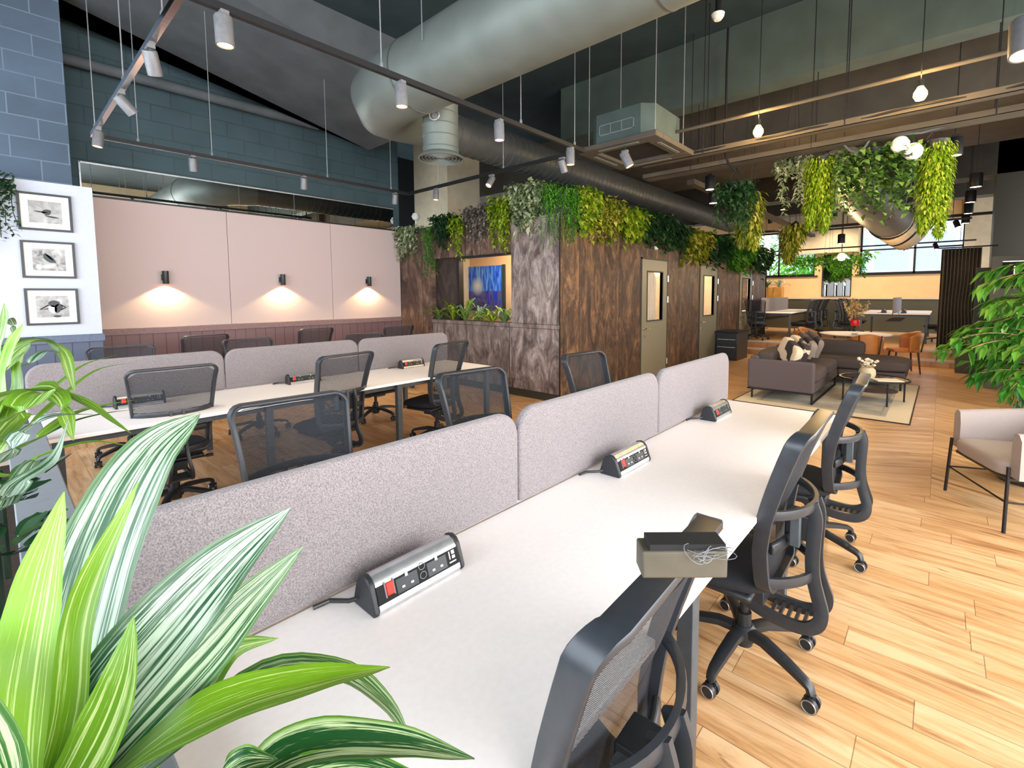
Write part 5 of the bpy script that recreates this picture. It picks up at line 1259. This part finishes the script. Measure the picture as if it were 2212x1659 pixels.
strap('dracaena', 'big striped dracaena with long leaves fanning over the near end of the desk', r1, [
    ([K, (50, 1560, .56), (92, 1280, .58), (140, 1062, .60)], .080, .95, None),
    ([K, (150, 1560, .60), (185, 1300, .62), (300, 1040, .66)], .050, .9, None),
    ([K, (150, 1500, .66), (235, 1180, .72), (330, 985, .78), (433, 893, .84)], .130, .22, None),
    ([K, (215, 1540, .62), (375, 1340, .66), (500, 1205, .72), (628, 1097, .78)], .105, .12, None),
    ([K, (260, 1600, .64), (430, 1420, .68), (545, 1290, .73), (656, 1180, .78)], .078, .30, None),
    ([K, (260, 1690, .66), (420, 1500, .70), (500, 1400, .74), (602, 1378, .76)], .052, .7, None),
    ([K, (330, 1620, .60), (520, 1520, .64), (700, 1470, .70), (842, 1442, .76)], .085, .92, (0, 0, 1)),
    ([K, (330, 1650, .64), (560, 1470, .70), (730, 1455, .76), (830, 1520, .78), (886, 1595, .78)], .062, .45, (0, 0, 1)),
    ([K, (10, 1640, .50), (-60, 1500, .50), (-120, 1400, .52)], .09, .5, None),
    ([K, (100, 1650, .68), (60, 1450, .72), (20, 1330, .78)], .07, .15, None),
    ([K, (190, 1640, .58), (260, 1480, .58), (290, 1330, .6)], .06, .75, None),
    ], 'leaf_striped', 'striped dracaenas in the planter divider')
K2 = (420, 1830, .60); r2_ = tuple(atd(*K2))
strap('dracaena', 'low dark green striped plant at the bottom edge over the desk', r2_, [
    ([K2, (560, 1670, .60), (700, 1610, .64), (880, 1612, .68), (1025, 1640, .70)], .075, .55, (0, 0, 1)),
    ([K2, (600, 1720, .58), (760, 1670, .62), (960, 1700, .66)], .07, .6, (0, 0, 1)),
    ([K2, (450, 1720, .56), (520, 1650, .56), (600, 1640, .58)], .05, .6, (0, 0, 1))], 'leaf_dark_striped', 'striped dracaenas in the planter divider')
K3 = (-60, 1010, 1.25); r3 = tuple(atd(*K3))
strap('dracaena', 'green striped plant at the left edge, broad leaf drooping right', r3, [
    ([K3, (0, 880, 1.1), (90, 845, 1.1), (180, 875, 1.15), (282, 936, 1.2)], .105, .75, (0, 0, 1)),
    ([K3, (20, 920, 1.0), (85, 850, 1.05), (130, 880, 1.1), (158, 952, 1.1)], .075, .8, (0, 0, 1)),
    ([K3, (0, 830, 1.2), (60, 745, 1.25), (130, 755, 1.3), (162, 850, 1.3)], .065, .7, (0, 0, 1)),
    ([K3, (20, 900, 1.2), (100, 850, 1.3), (180, 790, 1.4), (255, 766, 1.5)], .018, .8, (0, 0, 1)),
    ([K3, (60, 920, 1.2), (130, 860, 1.3), (210, 800, 1.4), (300, 781, 1.5)], .018, .85, (0, 0, 1)),
    ([K3, (60, 960, 1.1), (150, 900, 1.2), (220, 878, 1.3), (292, 864, 1.35)], .030, .9, (0, 0, 1)),
    ([K3, (60, 960, 1.15), (150, 915, 1.2), (220, 895, 1.25), (292, 884, 1.3)], .020, .5, (0, 0, 1)),
    ([K3, (20, 1030, 1.0), (90, 985, 1.0), (200, 955, 1.05), (302, 968, 1.1)], .022, .85, (0, 0, 1)),
    ([K3, (0, 1000, .95), (60, 930, .95), (120, 900, .98), (200, 895, 1.05)], .05, .1, (0, 0, 1)),
    ([K3, (0, 1080, .9), (50, 1040, .92), (120, 990, .98), (150, 900, 1.0)], .045, .15, (0, 0, 1)),
    ([K3, (-10, 880, 1.1), (10, 800, 1.15), (30, 740, 1.2), (50, 700, 1.2)], .05, .9, None),
    ([K3, (-20, 820, 1.2), (0, 740, 1.25), (12, 690, 1.3), (10, 655, 1.3)], .045, .7, None),
    ([K3, (0, 960, 1.1), (40, 850, 1.15), (40, 790, 1.2), (52, 760, 1.2)], .045, .8, None),
    ([K3, (-10, 1100, .9), (30, 1060, .92), (70, 1000, .98), (90, 1000, 1.0)], .04, .2, (0, 0, 1))], 'leaf_striped', 'striped dracaenas in the planter divider')
K4 = (-70, 840, 1.5); r4 = tuple(atd(*K4))
strap('dracaena', 'dark arching leaves at the far left edge above the broad leaf', r4, [
    ([K4, (0, 770, 1.5), (60, 735, 1.5), (110, 745, 1.55), (140, 790, 1.6)], .06, .35, (0, 0, 1)),
    ([K4, (0, 800, 1.5), (60, 790, 1.5), (100, 760, 1.55), (150, 770, 1.6)], .05, .15, (0, 0, 1)),
    ([K4, (-10, 720, 1.5), (10, 690, 1.55), (25, 700, 1.6), (30, 725, 1.6)], .035, .3, (0, 0, 1))], 'leaf_striped', 'striped dracaenas in the planter divider')
# round-leaved plants low in the planter
for (u, v, dd_, lb) in ((5, 1090, 1.35, 'round dark-leaved plant in the planter, upper'), (-5, 1210, 1.2, 'round ribbed-leaved plant in the planter, lower')):
    p = atd(u, v, dd_); t_ = thing('peperomia', lb, 'plant', tuple(p), group='round-leaved plants in the planter'); m_ = MB()
    for k in range(26):
        a = rnd.uniform(0, 6.28); d = Vector((math.cos(a), math.sin(a), rnd.uniform(.1, .8))); q = d*rnd.uniform(.05, .13)
        m_.blade([q*.8, q*.8+d*.03, q*.8+d*.058], .048, (0, 0, 1), rnd.random(), nseg=6, tipw=.3)
    m_.build('foliage', 'leaf_dark', t_); MB().tube([(0, 0, -.22), (0, 0, .02)], .008, 6).build('stem', 'leaf_dark', t_)
# trailing plant above the picture wall
garland('trailing_plant', 'small-leaved plant spilling over the top of the white picture wall', tuple(at(-38, 385, 1, 7.12)), (.22, .1, .4), 320, .06, 'leaf_dark', rnd, .5, None, .3, 8)
